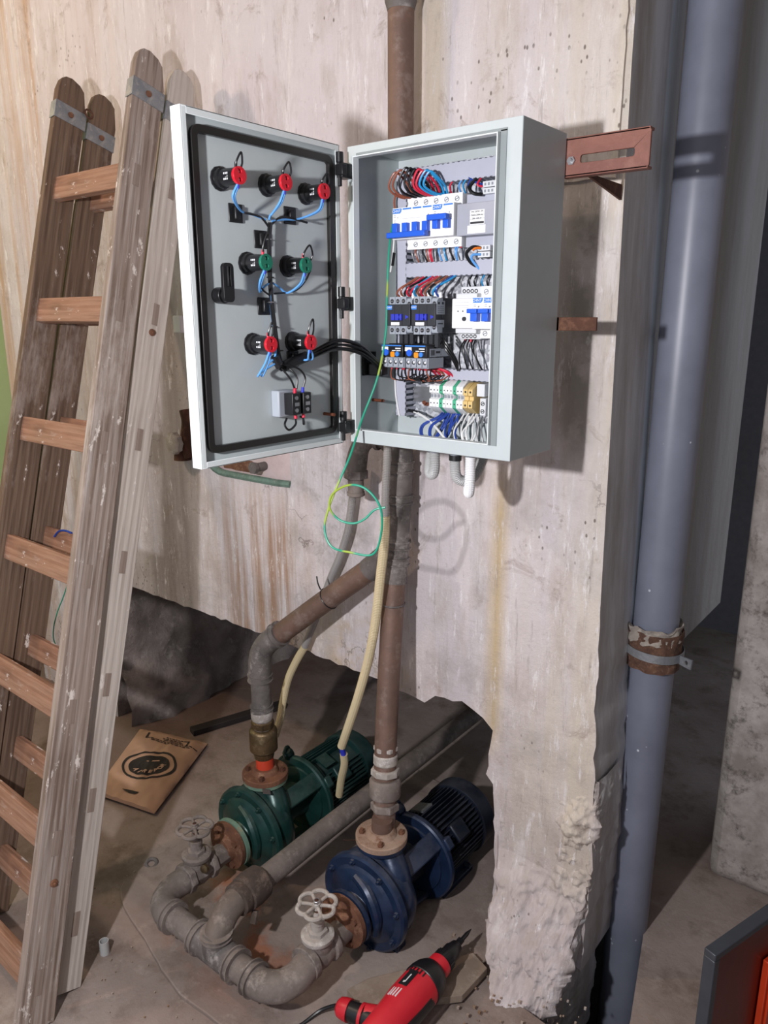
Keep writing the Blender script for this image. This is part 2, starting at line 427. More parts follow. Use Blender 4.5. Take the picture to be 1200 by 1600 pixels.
class MB:
    def __init__(s):
        s.v, s.f, s.m, s.mi = [], [], [], 0
    def add(s, vs, fs):
        o = len(s.v)
        s.v += [V(p) for p in vs]
        for f in fs:
            s.f.append([i + o for i in f])
            s.m.append(s.mi)
        return s
    def box(s, x0, x1, y0, y1, z0, z1):
        return s.hexa([(x0, y0, z0), (x1, y0, z0), (x1, y1, z0), (x0, y1, z0), (x0, y0, z1), (x1, y0, z1), (x1, y1, z1), (x0, y1, z1)])
    def hexa(s, p):
        return s.add(p, [(0, 3, 2, 1), (4, 5, 6, 7), (0, 1, 5, 4), (1, 2, 6, 5), (2, 3, 7, 6), (3, 0, 4, 7)])
    def obox(s, c, ax, ay, az):
        c, ax, ay, az = V(c), V(ax), V(ay), V(az)
        return s.hexa([c + ax * i + ay * j + az * k for k in (-1, 1) for i, j in ((-1, -1), (1, -1), (1, 1), (-1, 1))])
    def revolve(s, o, axis, prof, n=24, cap=True, lobes=None):
        o, d = V(o), V(axis).normalized()
        u, w = frame_of(d)
        vs, fs = [], []
        for t, r in prof:
            for i in range(n):
                a = 2 * PI * i / n
                rr = r * (1 + (lobes[1] * math.cos(lobes[0] * a) if lobes else 0))
                vs.append(o + d * t + (u * math.cos(a) + w * math.sin(a)) * rr)
        for k in range(len(prof) - 1):
            for i in range(n):
                j = (i + 1) % n
                fs.append((k * n + i, k * n + j, (k + 1) * n + j, (k + 1) * n + i))
        if cap:
            fs.append(tuple(range(n - 1, -1, -1)))
            fs.append(tuple(range((len(prof) - 1) * n, len(prof) * n)))
        return s.add(vs, fs)
    def cyl(s, p0, p1, r0, r1=None, n=20):
        p0, p1 = V(p0), V(p1)
        return s.revolve(p0, p1 - p0, [(0, r0), ((p1 - p0).length, r0 if r1 is None else r1)], n)
    def tube(s, pts, r, n=8, sub=6, rib=None, closed=False, raw=False):
        P = [V(p) for p in pts] if raw else smooth_path(pts, sub, closed)
        if rib:                                   # (pitch, depth): corrugation
            L, acc = [0], 0
            for a, b in zip(P, P[1:]):
                acc += (b - a).length
                L.append(acc)
            m = max(4, int(acc / rib[0]) * 2)
            Q, k = [], 0
            for i in range(m + 1):
                t = acc * i / m
                while k < len(L) - 2 and L[k + 1] < t:
                    k += 1
                q = (t - L[k]) / max(1e-9, L[k + 1] - L[k])
                Q.append(P[k].lerp(P[k + 1], min(1, q)))
            P = Q
        vs, fs = [], []
        up_ = None
        N = len(P)
        for i, p in enumerate(P):
            if closed:
                d = P[(i + 1) % N] - P[i - 1]
            else:
                d = P[min(i + 1, N - 1)] - P[max(i - 1, 0)]
            d = d.normalized() if d.length > 1e-9 else V((0, 0, 1))
            if up_ is None:
                up_, _ = frame_of(d)
            up_ = (up_ - d * up_.dot(d)).normalized()
            w = d.cross(up_)
            rr = r(i / (N - 1)) if callable(r) else r
            if rib and i % 2:
                rr -= rib[1]
            for j in range(n):
                a = 2 * PI * j / n
                vs.append(p + (up_ * math.cos(a) + w * math.sin(a)) * rr)
        for i in range(N if closed else N - 1):
            for j in range(n):
                k, i2 = (j + 1) % n, (i + 1) % N
                fs.append((i * n + j, i * n + k, i2 * n + k, i2 * n + j))
        if not closed:
            fs.append(tuple(range(n - 1, -1, -1)))
            fs.append(tuple(range((N - 1) * n, N * n)))
        return s.add(vs, fs)
    def torus(s, c, axis, R, r, n=32, m=8):
        u, w = frame_of(axis)
        c = V(c)
        return s.tube([c + (u * math.cos(2 * PI * i / n) + w * math.sin(2 * PI * i / n)) * R for i in range(n)], r, m, closed=True, raw=True)
    def prism(s, poly, o, u, v, w, holes=()):
        """poly: 2D points; extruded by vector w from the plane o + x*u + y*v"""
        o, u, v, w = V(o), V(u), V(v), V(w)
        loops = [poly] + list(holes)
        flat = [q for lp in loops for q in lp]
        tris = tessellate_polygon([[V((q[0], q[1], 0)) for q in lp] for lp in loops])
        n = len(flat)
        vs = [o + u * x + v * y for x, y in flat] + [o + u * x + v * y + w for x, y in flat]
        fs = [tuple(t) for t in tris] + [tuple(i + n for i in reversed(t)) for t in tris]
        b = 0
        for lp in loops:
            k = len(lp)
            for i in range(k):
                j = (i + 1) % k
                fs.append((b + i, b + j, b + j + n, b + i + n))
            b += k
        return s.add(vs, fs)
    def text(s, txt, o, u, v, size, lift=.0004, bold=0.0):
        cu = bpy.data.curves.new('lettering', 'FONT')
        cu.body = txt
        cu.size = size
        cu.align_x = 'CENTER'
        cu.align_y = 'CENTER'
        cu.offset = bold
        cu.extrude = lift / 2
        cu.resolution_u = 2
        ob = bpy.data.objects.new('lettering', cu)
        COL.objects.link(ob)
        dg = bpy.context.evaluated_depsgraph_get()
        me = ob.evaluated_get(dg).to_mesh()
        o, u, v = V(o), V(u).normalized(), V(v).normalized()
        w = u.cross(v)
        s.add([o + u * q.co.x + v * q.co.y + w * q.co.z for q in me.vertices], [tuple(p.vertices) for p in me.polygons])
        ob.evaluated_get(dg).to_mesh_clear()
        bpy.data.objects.remove(ob)
        bpy.data.curves.remove(cu)
        return s
    def pieces(s, d):
        """separate bodies, those whose centres lie closer than d kept together"""
        par = list(range(len(s.v)))
        def find(i):
            while par[i] != i:
                par[i] = par[par[i]]
                i = par[i]
            return i
        for f in s.f:
            for i in f[1:]:
                par[find(i)] = find(f[0])
        comp = {}
        for i in range(len(s.v)):
            comp.setdefault(find(i), []).append(i)
        cen = [(k, sum((s.v[i] for i in c), V()) / len(c)) for k, c in comp.items()]
        groups = []
        for k, c in cen:
            for g in groups:
                if any((c - q).length < d for q in g[1]):
                    g[0].add(k)
                    g[1].append(c)
                    break
            else:
                groups.append(({k}, [c]))
        out = []
        for ks, _ in groups:
            m = MB()
            mp = {}
            for fi, f in enumerate(s.f):
                if find(f[0]) in ks:
                    nf = []
                    for i in f:
                        if i not in mp:
                            mp[i] = len(m.v)
                            m.v.append(s.v[i])
                        nf.append(mp[i])
                    m.f.append(nf)
                    m.m.append(s.m[fi])
            out.append(m)
        return out
    def split(s, d, name, mat, parent, **k):
        return [m.build(name, mat, parent, **k) for m in s.pieces(d)]
    def build(s, name, mat, parent=None, bevel=0.0, ang=35, seg=2, local=False, label=None, **props):
        me = bpy.data.meshes.new(name)
        off = V((0, 0, 0))
        if parent is not None and not local:
            p = parent
            while p is not None:
                off += p.location
                p = p.parent
        me.from_pydata([q - off for q in s.v], [], s.f)
        bm = bmesh.new()
        bm.from_mesh(me)
        bmesh.ops.recalc_face_normals(bm, faces=bm.faces)
        bm.to_mesh(me)
        bm.free()
        for mt in (mat if isinstance(mat, (list, tuple)) else [mat]):
            me.materials.append(M[mt] if isinstance(mt, str) else mt)
        me.polygons.foreach_set('material_index', s.m)
        me.shade_smooth()
        me.set_sharp_from_angle(angle=math.radians(ang))
        ob = bpy.data.objects.new(name, me)
        COL.objects.link(ob)
        ob.parent = parent
        if bevel:
            b = ob.modifiers.new('bevel', 'BEVEL')
            b.width = bevel
            b.segments = seg
            b.limit_method = 'ANGLE'
            b.angle_limit = math.radians(40)
            b.harden_normals = False
        if label:
            ob['label'] = label
        for k, v in props.items():
            ob[k] = v
        return ob
def thing(name, label, cat, loc=(0, 0, 0), group=None):
    o = bpy.data.objects.new(name, None)
    COL.objects.link(o)
    o.location = loc
    o.empty_display_size = .05
    o['label'] = label
    o['category'] = cat
    if group:
        o['group'] = group
    return o
def tag(o, label, cat, group=None, kind=None):
    o['label'] = label
    o['category'] = cat
    if group:
        o['group'] = group
    if kind:
        o['kind'] = kind
    return o
def copy_tree(o, parent=None):
    c = o.copy()
    COL.objects.link(c)
    c.parent = parent
    for ch in [q for q in bpy.data.objects if q.parent == o]:
        copy_tree(ch, c)
    return c
def hexnut(mb, o, axis, r, h):
    mb.revolve(o, axis, [(0, r), (h, r)], 6)

# ================================================================== THE SETTING
def struct(mb, name, mat, parent=None, **k):
    o = mb.build(name, mat, parent, **k)
    if parent is None:
        o['kind'] = 'structure'
    return o
YW = 1.613                                     # front face of the tank wall
XR = -0.632                                    # its right-hand side face
# floor: one large slab with gentle unevenness
mb = MB()
pit = [(-.70, 1.42), (-.52, 1.40), (-.44, 1.47), (-.455, 1.55), (-.525, 1.83), (-.56, 1.93), (-.70, 1.95)]
mb.prism([(-5, -2.5), (1.5, -2.5), (1.5, 4.3), (-5, 4.3)], (0, 0, -.03), (1, 0, 0), (0, 1, 0), (0, 0, .03), holes=[pit])
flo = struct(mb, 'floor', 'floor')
mb = MB()
mb.prism([(-.9, 1.2), (-.3, 1.2), (-.3, 2.2), (-.9, 2.2)], (0, 0, -.72), (1, 0, 0), (0, 1, 0), (0, 0, .69), holes=[pit])
mb.box(-.9, -.3, 1.2, 2.2, -.74, -.72)
mb.build('pit_wall', 'dark_room', flo)
# low cement pad the pumps stand on
pad = [(-1.85, 1.10), (-1.78, 1.00), (-1.60, .955), (-1.48, .925), (-1.33, .905), (-1.12, .93), (-.98, .96), (-.88, 1.05), (-.83, 1.25), (-.84, 2.0), (-1.25, 2.05), (-1.8, 2.05), (-1.83, 1.5)]
pp = [(p.x, p.y) for p in smooth_path([(a, b, 0) for a, b in pad], 4, True)]
pp = [(x + .01 * noise.noise(V((x * 14, y * 14, 0))), y + .01 * noise.noise(V((x * 14, y * 14, 5)))) for x, y in pp]
struct(MB().prism(pp, (0, 0, -.02), (1, 0, 0), (0, 1, 0), (0, 0, .032)), 'trim_1', 'floor', bevel=.006)

# tank wall outline in X/Z: hanging slab with two legs
def jag(pts, amp=.006, step=.03, open_=False):
    out = []
    for (a, b), (c, d) in zip(pts, pts[1:] if open_ else pts[1:] + pts[:1]):
        n = max(1, int(math.hypot(c - a, d - b) / step)) if amp else 1
        for k in range(n):
            x, z = a + (c - a) * k / n, b + (d - b) * k / n
            out.append((x + amp * noise.noise(V((x * 30, z * 30, 1))), z + amp * noise.noise(V((x * 30, z * 30, 9)))))
    return out
low = jag([(-3.35, 0), (-2.74, 0), (-2.74, .640), (-1.80, .640), (-1.30, .628), (-1.13, .610), (-1.09, .640), (-1.00, .650), (-.935, .628), (-.905, .60), (-.915, .46), (-.893, .44), (-.884, .2), (-.880, 0), (-.612, 0), (-.606, .35), (-.632, 1.0)], .010, open_=True)
outline = low + [(-.632, 1.0)] + [(-.650, 2.15), (-.652, 3.0), (-3.35, 3.0)]
def hole_pts(g=0.0):
    o = []
    for cx, cz, s0 in ((-1.738, 1.70, 0), (-1.99, 1.70, 90), (-1.955, 1.30, 180), (-1.70, 1.34, 270)):
        rx, rz = ((.10, .05), (.09, .05), (.125, .135), (.30, .175))[(0, 1, 2, 3)[s0 // 90]]
        for k in range(9):
            a = math.radians(s0 + 90 * k / 8)
            o.append((min(cx + (rx - g) * math.cos(a), -1.638), cz + (rz - g) * math.sin(a)))
    return o
hole = hole_pts()
mb = MB()
mb.prism(outline, (0, YW, 0), (1, 0, 0), (0, 0, 1), (0, .24, 0), holes=[hole])
nf = len(mb.f)
# the side of the slab is bare cement
for i, f in enumerate(mb.f):
    c = sum((mb.v[k] for k in f), V()) / len(f)
    if c.x > -.67 and abs(max(mb.v[k].y for k in f) - min(mb.v[k].y for k in f)) > .1 and c.x > -.67:
        mb.m[i] = 1
    elif c.x < -2.72 and c.x > -2.76 and c.z < .64:
        mb.m[i] = 2
    elif c.x > -2.72 and c.z < .66 and abs(max(mb.v[k].y for k in f) - min(mb.v[k].y for k in f)) > .1:
        mb.m[i] = 2
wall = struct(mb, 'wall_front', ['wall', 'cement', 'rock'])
mb = MB()
mb.box(-3.35, -.650, YW + .24, 2.80, .665, 3.0)
mb.mi = 0
tank = mb.build('tank_body', ['cement'], wall)
# raised plaster coat right of the riser, above the cabinet
mb = MB()
mb.prism(jag([(-1.082, 1.95), (-.662, 1.95), (-.664, 3.0), (-1.06, 3.0), (-1.07, 2.36)], .003), (0, YW - .008, 0), (1, 0, 0), (0, 0, 1), (0, .012, 0))
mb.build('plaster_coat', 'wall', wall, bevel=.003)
# rough inner cheek of the left leg
mb = MB()
vs, fs = [], []
na, nb = 46, 34
for j in range(nb + 1):
    for i in range(na + 1):
        y, z = 1.60 + 1.5 * i / na, -.02 + .70 * j / nb
        q = V((y * 3, z * 3, 2))
        d = .05 * noise.fractal(q, .8, 2.1, 5) + .025 * noise.noise(q * 3)
        x = -2.70 + .06 + d - .03 * (y < 1.64) + .24 * max(0, .25 - z) * (1 + .5 * noise.noise(V((y * 4, 0, 0))))
        vs.append((min(x, -2.40), y, z))
fs = [(j * (na + 1) + i, j * (na + 1) + i + 1, (j + 1) * (na + 1) + i + 1, (j + 1) * (na + 1) + i) for j in range(nb) for i in range(na)]
mb.add(vs, fs)
mb.build('rough_cheek', 'rock', wall, ang=70)
# crumbled foot of the right leg
def foot_surface():
    mb = MB()
    vs = []
    nz, na = 170, 130
    for j in range(nz + 1):
        z = -.30 + .86 * j / nz
        zz = max(z, 0)
        fr = 1.612 - .008 * (zz < .5)
        out = .21 * max(0, 1 - zz / .26) ** 1.6 + .012 * max(0, min(1, (.34 - zz) / .1))
        xl = -.888 + .58 * out
        xr = -.602 - .03 * max(0, 1 - zz / .3)
        for i in range(na + 1):
            a = i / na
            # path: left side front -> across the front -> right side
            if a < .2:
                t = a / .2
                p = V((xl, YW + .10 - (.10 + out) * t, z)); nrm = V((-1, 0, 0))
            elif a < .8:
                t = (a - .2) / .6
                p = V((xl + (xr - xl) * t, YW - out * (1 - .35 * t * t), z)); nrm = V((0, -1, 0))
            else:
                t = (a - .8) / .2
                p = V((xr, YW - out * .65 + (.15 + out * .65) * t, z)); nrm = V((1, 0, 0)) * (1 - .7 * min(1, t * 3))
            q = V((p.x * 6, p.y * 6, p.z * 6))
            edge = noise.noise(V((p.x * 9, 0, 3))) * .10
            k = max(0.0, min(1.0, (.25 + edge * 1.4 - zz) / .07))
            k = max(k, min(1.0, max(0.0, (p.x + .735 + edge * .5) / .05)) * min(1.0, max(0.0, (.52 + edge - zz) / .05)))
            d = (.030 * noise.fractal(q, .6, 2.2, 6) + .014 * noise.noise(q * 3.2) + .009 * noise.noise(q * 9) + .005 * noise.noise(q * 21)) * k - .010 * (1 - k)
            vs.append(p + nrm * d)
    fs = [(j * (na + 1) + i, j * (na + 1) + i + 1, (j + 1) * (na + 1) + i + 1, (j + 1) * (na + 1) + i) for j in range(nz) for i in range(na)]
    mb.add(vs, fs)
    for f_i, f in enumerate(mb.f):
        c = sum((mb.v[k] for k in f), V()) / 4
        if (f_i % na) / na >= .82:
            mb.m[f_i] = 1
    mb.build('crumbled_foot', ['wall', 'cement'], wall, ang=70)
foot_surface()
# hatch recess: cover disc, rim, bolts and clamp
mb = MB()
mb.box(-2.14, -1.60, YW + .022, YW + .05, 1.10, 1.82)
hat = mb.build('hatch_cover', 'hatch', wall)
mb = MB()
mb.tube([(x, YW + .006, z) for x, z in hole_pts(.006)[19:29]], .012, 8, raw=True)
mb.build('hatch_rim', 'verdigris', wall)
mb = MB()
bl = []
for k in range(26):
    a = 2 * PI * k / 26
    r_ = 1 + .45 * noise.noise(V((math.cos(a) * 2, math.sin(a) * 2, 4)))
    bl.append((-1.90 + .115 * r_ * math.cos(a), 1.205 + .022 * r_ * math.sin(a)))
mb.prism(bl, (0, YW + .0205, 0), (1, 0, 0), (0, 0, 1), (0, .003, 0))
mb.build('rust_patch', 'rust', wall)
mb = MB()
mb.cyl((-1.775, YW + .03, 1.215), (-1.775, YW - .02, 1.215), .014)
mb.revolve((-1.775, YW - .02, 1.215), (0, -1, 0), [(0, .02), (.012, .02)], 6)
mb.build('hatch_bolt', 'pipe_grey', wall)
tn = thing('tap', 'small grey tap handle on the wall just left of the open door', 'tap', (-2.16, YW, 1.26))
MB().cyl((-2.16, YW + .005, 1.262), (-2.16, YW - .045, 1.262), .014).build('spindle', 'rust_dark', tn)
MB().revolve((-2.135, YW - .045, 1.262), (0, -1, 0), [(0, .036), (.018, .036), (.022, .028)], 28, lobes=(9, .07)).build('knob', 'pipe_white', tn)
MB().cyl((-2.14, YW - .02, 1.262), (-2.14, YW - .02, 1.20), .024, .03).build('body', 'rust_dark', tn)
tag(MB().box(-2.125, -2.085, YW - .035, YW + .01, 1.625, 1.68).build('switch_box', 'light_plastic', bevel=.004), 'small off-white box on the wall above the tap, half behind the open door', 'switch box')
tag(MB().tube([(-2.109,1.590,1.374),(-2.100,1.590,1.332),(-2.114,1.590,1.266),(-2.099,1.590,1.212)], .018, 10).build('rusty_pipe_stub', 'rust_dark'), 'short dark rusty pipe stub behind the left edge of the door', 'pipe')
# far surfaces
mb = MB()
mb.box(-.462, 1.4, 2.20, 2.6, -.01, 3.2)
struct(mb, 'wall_right', 'backwall', bevel=.03)
struct(MB().box(1.5, 1.6, -2.5, 2.3, -.01, 3.3), 'added_wall_right', 'dark_room')  # added out of view to block world light from the right
struct(MB().box(-5, 1.6, -2.5, 4.3, 3.3, 3.4), 'added_ceiling', 'added_ceiling')  # added out of view to keep world light out from above
mb = MB()
mb.box(-5, -.45, 4.2, 4.3, -.01, 3.2)
struct(mb, 'wall_back', 'dark_room')
mb = MB()
mb.box(-4.1, -4.0, -1.0, 4.2, -.01, 3.2)
struct(mb, 'wall_left', 'green_wall')

# ================================================================== CABINET
enc = thing('electrical_enclosure', 'open white steel control cabinet hanging on brackets in front of the stained wall', 'electrical cabinet', (-.89, 1.433, 1.406))
X0, X1, Z0, Z1, YF, YB = -1.091, -.693, 1.406, 2.006, 1.263, 1.433
t_ = .0025
mb = MB()
ow, oe, os_, on_ = -1.066, -.738, 1.437, 1.982
mb.prism([(X0, Z0), (X1, Z0), (X1, Z1), (X0, Z1)], (0, YF, 0), (1, 0, 0), (0, 0, 1), (0, t_, 0), holes=[[(ow, os_), (oe, os_), (oe, on_), (ow, on_)]])
mb.box(X0, X0 + t_, YF + t_, YB, Z0, Z1).box(X1 - t_, X1, YF + t_, YB, Z0, Z1)
mb.box(X0 + t_, X1 - t_, YF + t_, YB, Z0, Z0 + t_).box(X0 + t_, X1 - t_, YF + t_, YB, Z1 - t_, Z1)
mb.box(X0 + t_, X1 - t_, YB - t_, YB, Z0 + t_, Z1 - t_)
mb.build('body', 'grey_metal', enc, bevel=.0012)
# rim turned towards the front around the opening
mb = MB()
L_ = .011
for a in ((ow - .002, ow, os_ - .002, on_ + .002), (oe, oe + .002, os_ - .002, on_ + .002), (ow, oe, os_ - .002, os_), (ow, oe, on_, on_ + .002)):
    mb.box(a[0], a[1], YF - L_, YF + .006, a[2], a[3])
mb.build('opening_rim', 'white_metal', enc)
mb = MB()
mb.box(oe + .003, oe + .015, YF - .002, YF, os_ - .004, on_ + .006).box(ow, oe + .015, YF - .002, YF, on_ + .004, on_ + .009)
mb.build('rain_gutter', 'gutter', enc)
MB().box(-1.052, -.735, 1.412, 1.4145, 1.452, 1.982).build('mounting_plate', 'plate', enc)
mb = MB()
for x, z in ((-.99, 1.487), (-.76, 1.47), (-.99, 1.965)):
    hexnut(mb, (x, 1.412, z), (0, -1, 0), .009, .006)
    mb.cyl((x, 1.406, z), (x, 1.398, z), .0045, n=10)
mb.split(.03, 'plate_nut', 'copper', enc)
# door: open ninety degrees towards the camera, hinged on the left
dr = MB()
DX, D0, D1 = -1.092, .853, 1.240
T = .026
dr.box(DX - T, DX - T + .002, D0, D1, Z0, Z1)
door = dr.build('door', 'grey_metal', enc, bevel=.001)
mb = MB()
mb.box(DX - T, DX, D0, D0 + .0025, Z0, Z1).box(DX - T, DX, D1 - .0025, D1, Z0, Z1)
mb.box(DX - T, DX, D0 + .0025, D1 - .0025, Z0, Z0 + .0025).box(DX - T, DX, D0 + .0025, D1 - .0025, Z1 - .0025, Z1)
# returned lip
mb.box(DX - .002, DX - .0001, D0 + .0025, D0 + .012, Z0 + .0025, Z1 - .0025).box(DX - .002, DX, D1 - .012, D1, Z0, Z1)
mb.box(DX - .002, DX, D0 + .012, D1 - .012, Z0, Z0 + .012).box(DX - .002, DX, D0 + .012, D1 - .012, Z1 - .012, Z1)
mb.build('door_flange', 'white_metal', door, bevel=.0008)
# inner pan
MB().box(DX - .012, DX - .010, D0 + .003, D1 - .003, Z0 + .003, Z1 - .003).build('door_pan', 'grey_metal', door)
DI = DX - .010                                   # inner surface of the door
mb = MB()
g0, g1, h0, h1, gr = D0 + .034, D1 - .030, Z0 + .038, Z1 - .036, .018
def rrect(a0, a1, b0, b1, r, n=5):
    o = []
    for cx, cy, s0 in ((a1 - r, b1 - r, 0), (a0 + r, b1 - r, 90), (a0 + r, b0 + r, 180), (a1 - r, b0 + r, 270)):
        for k in range(n + 1):
            a = math.radians(s0 + 90 * k / n)
            o.append((cx + r * math.cos(a), cy + r * math.sin(a)))
    return o
gw = .013
mb.prism(rrect(g0 - gw, g1 + gw, h0 - gw, h1 + gw, .018), (DI, 0, 0), (0, 1, 0), (0, 0, 1), (.009, 0, 0), holes=[rrect(g0, g1, h0, h1, .006)])
mb.build('door_gasket', 'gasket', door, bevel=.003)
# hinges
for hz in (1.958, 1.700, 1.442):
    mb = MB()
    mb.box(-1.100, -1.078, 1.232, 1.262, hz - .014, hz + .014)
    mb.box(-1.092, -1.072, 1.226, 1.240, hz - .010, hz + .010)
    mb.cyl((-1.088, 1.236, hz - .030), (-1.088, 1.236, hz + .032), .0045, n=10)
    mb.cyl((-1.088, 1.236, hz + .014), (-1.088, 1.236, hz + .034), .008, n=12)
    mb.build('hinge', 'black', enc, bevel=.001)
# lock body and cam
lk = MB()
lk.cyl((DI, .918, 1.710), (DI + .020, .918, 1.710), .014, n=20)
lk.cyl((DI + .018, .918, 1.710), (DI + .026, .918, 1.710), .009, n=16)
lock = lk.build('lock', 'black', door, bevel=.001)
mb = MB()
mb.prism(rrect(-.012, .012, -.014, .052, .008), (DI + .026, .918, 1.712), (0, 1, 0), (0, 0, 1), (.007, 0, 0))
mb.box(DI + .033, DI + .036, .914, .917, 1.725, 1.758).box(DI + .033, DI + .036, .920, .923, 1.725, 1.758)
mb.build('lock_cam', 'black', lock, bevel=.002)
for yy in (1.19,):
    mb = MB()
    mb.cyl((DI, yy, 1.474), (DI + .030, yy, 1.474), .0035, n=10)
    mb.build('earth_stud', 'copper', door)
MB().cyl((X0 + t_, 1.338, 1.492), (X0 + .034, 1.338, 1.492), .0035, n=10).build('earth_stud', 'copper', enc)

# wiring ducts (parts of the cabinet)
def duct(mb, x0, x1, z0, z1, yf=1.372, yb=1.412, slots=None):
    mb.box(x0, x1, yf, yf + .003, z0, z1)
    if slots == 'v':                           # fingers along a vertical duct
        z = z0
        while z < z1 - .006:
            mb.box(x0, x0 + .002, yf, yb, z, z + .007).box(x1 - .002, x1, yf, yb, z, z + .007)
            z += .0125
    else:
        x = x0
        while x < x1 - .006:
            mb.box(x, x + .007, yf, yb, z0, z0 + .002).box(x, x + .007, yf, yb, z1 - .002, z1)
            x += .0125
for a in ((-1.049, -1.022, 1.457, 1.975, 'v'), (-1.022, -.738, 1.936, 1.972, None), (-1.022, -.738, 1.755, 1.785, None), (-1.022, -.738, 1.543, 1.566, None)):
    mb = MB()
    duct(mb, a[0], a[1], a[2], a[3], slots=a[4])
    mb.build('wiring_duct', 'duct', enc, bevel=.0006)
for z in (1.862, 1.678, 1.505):
    mb = MB()
    mb.box(-1.02, -.745, 1.401, 1.4035, z - .017, z + .017).box(-1.02, -.745, 1.4035, 1.412, z - .012, z + .012)
    mb.build('mounting_rail', 'steel', enc)

# ------------------------------------------------------------------ devices in the cabinet
def screws(mb, xs, z, y, r=.0048):
    for x in xs:
        mb.torus((x, y, z), (0, -1, 0), r, .0007, 14, 5)
        mb.obox((x, y, z), (r * .8, 0, r * .35), (0, .0006, 0), (-.0003, 0, .0008))
def breaker(root_label, x0, n, zc, up, pole=.0255, logo_every=False, group=None, cat='circuit breaker'):
    """n poles wide; toggles tied by one bar"""
    w = pole * n
    r = thing('circuit_breaker', root_label, cat, (x0 + w / 2, 1.412, zc), group)
    mb = MB()
    mb.box(x0, x0 + w, 1.376, 1.404, zc - .050, zc + .053)
    mb.box(x0, x0 + w, 1.345, 1.376, zc - .031, zc + .031)
    for k in range(1, n):
        mb.box(x0 + k * pole - .0003, x0 + k * pole + .0003, 1.3446, 1.35, zc - .031, zc - .003)
    mb.build('body', 'white_plastic', r, bevel=.0012)
    mb = MB()
    xs = [x0 + pole * (k + .5) for k in range(n)]
    screws(mb, xs, zc + .042, 1.3755)
    screws(mb, xs, zc - .040, 1.3755)
    mb.split(.008, 'terminal_screw', 'grey_ink', r)
    mb = MB()
    for k in range(n):
        xx = x0 + k * pole
        if k == 0 or logo_every:
            mb.prism([(0, .0095), (pole * .92, .0095), (pole * .86, .003), (pole * .74, 0), (0, 0)], (xx + .0008, 1.3448, zc + .020), (1, 0, 0), (0, 0, 1), (0, -.0004, 0))
        else:
            mb.box(xx + .0012, xx + pole * .9, 1.3444, 1.3448, zc + .0265, zc + .0295)
    lg = mb.build('brand_tab', 'blue_tab', r)
    mb = MB()
    for k in range(n):
        if k == 0 or logo_every:
            mb.text('CHNT', (x0 + k * pole + pole * .42, 1.3441, zc + .0245), (1, 0, 0), (0, 0, 1), .0078, .0003)
    mb.build('brand_lettering', 'white_plastic', lg)
    mb = MB()
    mb.box(x0 + pole * .5, x0 + pole * .58, 1.3445, 1.3448, zc + .011, zc + .013)
    mb.box(x0 + w - pole * .45, x0 + w - pole * .35, 1.3445, 1.3448, zc + .012, zc + .014)
    if n == 4:
        mb.box(x0 + .026, x0 + .078, 1.3446, 1.3448, zc + .0088, zc + .0092)
    for dz in (.016, .013, .006, .002):
        mb.box(x0 + .003, x0 + .0085, 1.3446, 1.3448, zc + dz, zc + dz + .001)
    mb.build('rating_print', 'grey_ink', r)
    mb = MB()
    if n == 1:
        mb.box(x0 + .004, x0 + pole - .006, 1.330, 1.346, zc - .016, zc + .002)
        mb.box(x0 + .0005, x0 + pole - .002, 1.322, 1.334, zc + .000, zc + .0085)
        mb.build('toggle', 'blue_plastic', r, bevel=.001)
    else:
        for k in range(n):
            xx = x0 + k * pole
            mb2 = MB()
            if up:
                mb2.box(xx + .006, xx + pole - .006, 1.334, 1.346, zc - .017, zc + .002)
            else:
                mb2.box(xx + .006, xx + pole - .006, 1.334, 1.346, zc - .020, zc + .000)
            mb2.build('toggle', 'blue_plastic', r, bevel=.001)
        zb = zc + .0035 if up else zc - .0245
        mb.box(x0 + .001, x0 + w - .003, 1.321, 1.335, zb - .0055, zb + .0055)
        mb.build('handle_bar', 'blue_plastic', r, bevel=.0015)
    return r
breaker('white four-pole circuit breaker, its blue handle bar pushed down', -1.038, 4, 1.862, False)
breaker('white two-pole circuit breaker with raised blue handle bar, beside the four-pole one', -.936, 2, 1.862, True)
# power supply
ps = thing('power_supply', 'flat grey steel power supply with white labels, upper right in the cabinet', 'power supply', (-.81, 1.412, 1.86))
mb = MB()
mb.box(-.882, -.742, 1.352, 1.404, 1.829, 1.889)
mb.build('case', 'psu', ps, bevel=.001)
mb = MB()
mb.box(-.880, -.742, 1.385, 1.408, 1.810, 1.910)
mb.build('mounting_flange', 'duct', ps)
mb = MB()
mb.box(-.851, -.818, 1.3512, 1.352, 1.848, 1.875)
mb.box(-.856, -.815, 1.3510, 1.3517, 1.832, 1.847)
lb = mb.build('label_sticker', 'white_plastic', ps)
mb = MB()
for k, s_ in enumerate(('VAR DRIVE UPS', 'TENSI 230V AC', '24V 10W A-')):
    mb.text(s_, (-.8345, 1.3508, 1.8718 - .0062 * k), (1, 0, 0), (0, 0, 1), .0042, .0003)
mb.box(-.851, -.818, 1.3508, 1.3512, 1.8652, 1.8656).box(-.851, -.818, 1.3508, 1.3512, 1.8585, 1.8589)
mb.box(-.850, -.819, 1.3508, 1.3512, 1.8495, 1.8535)
mb.build('label_print', 'ink', lb)
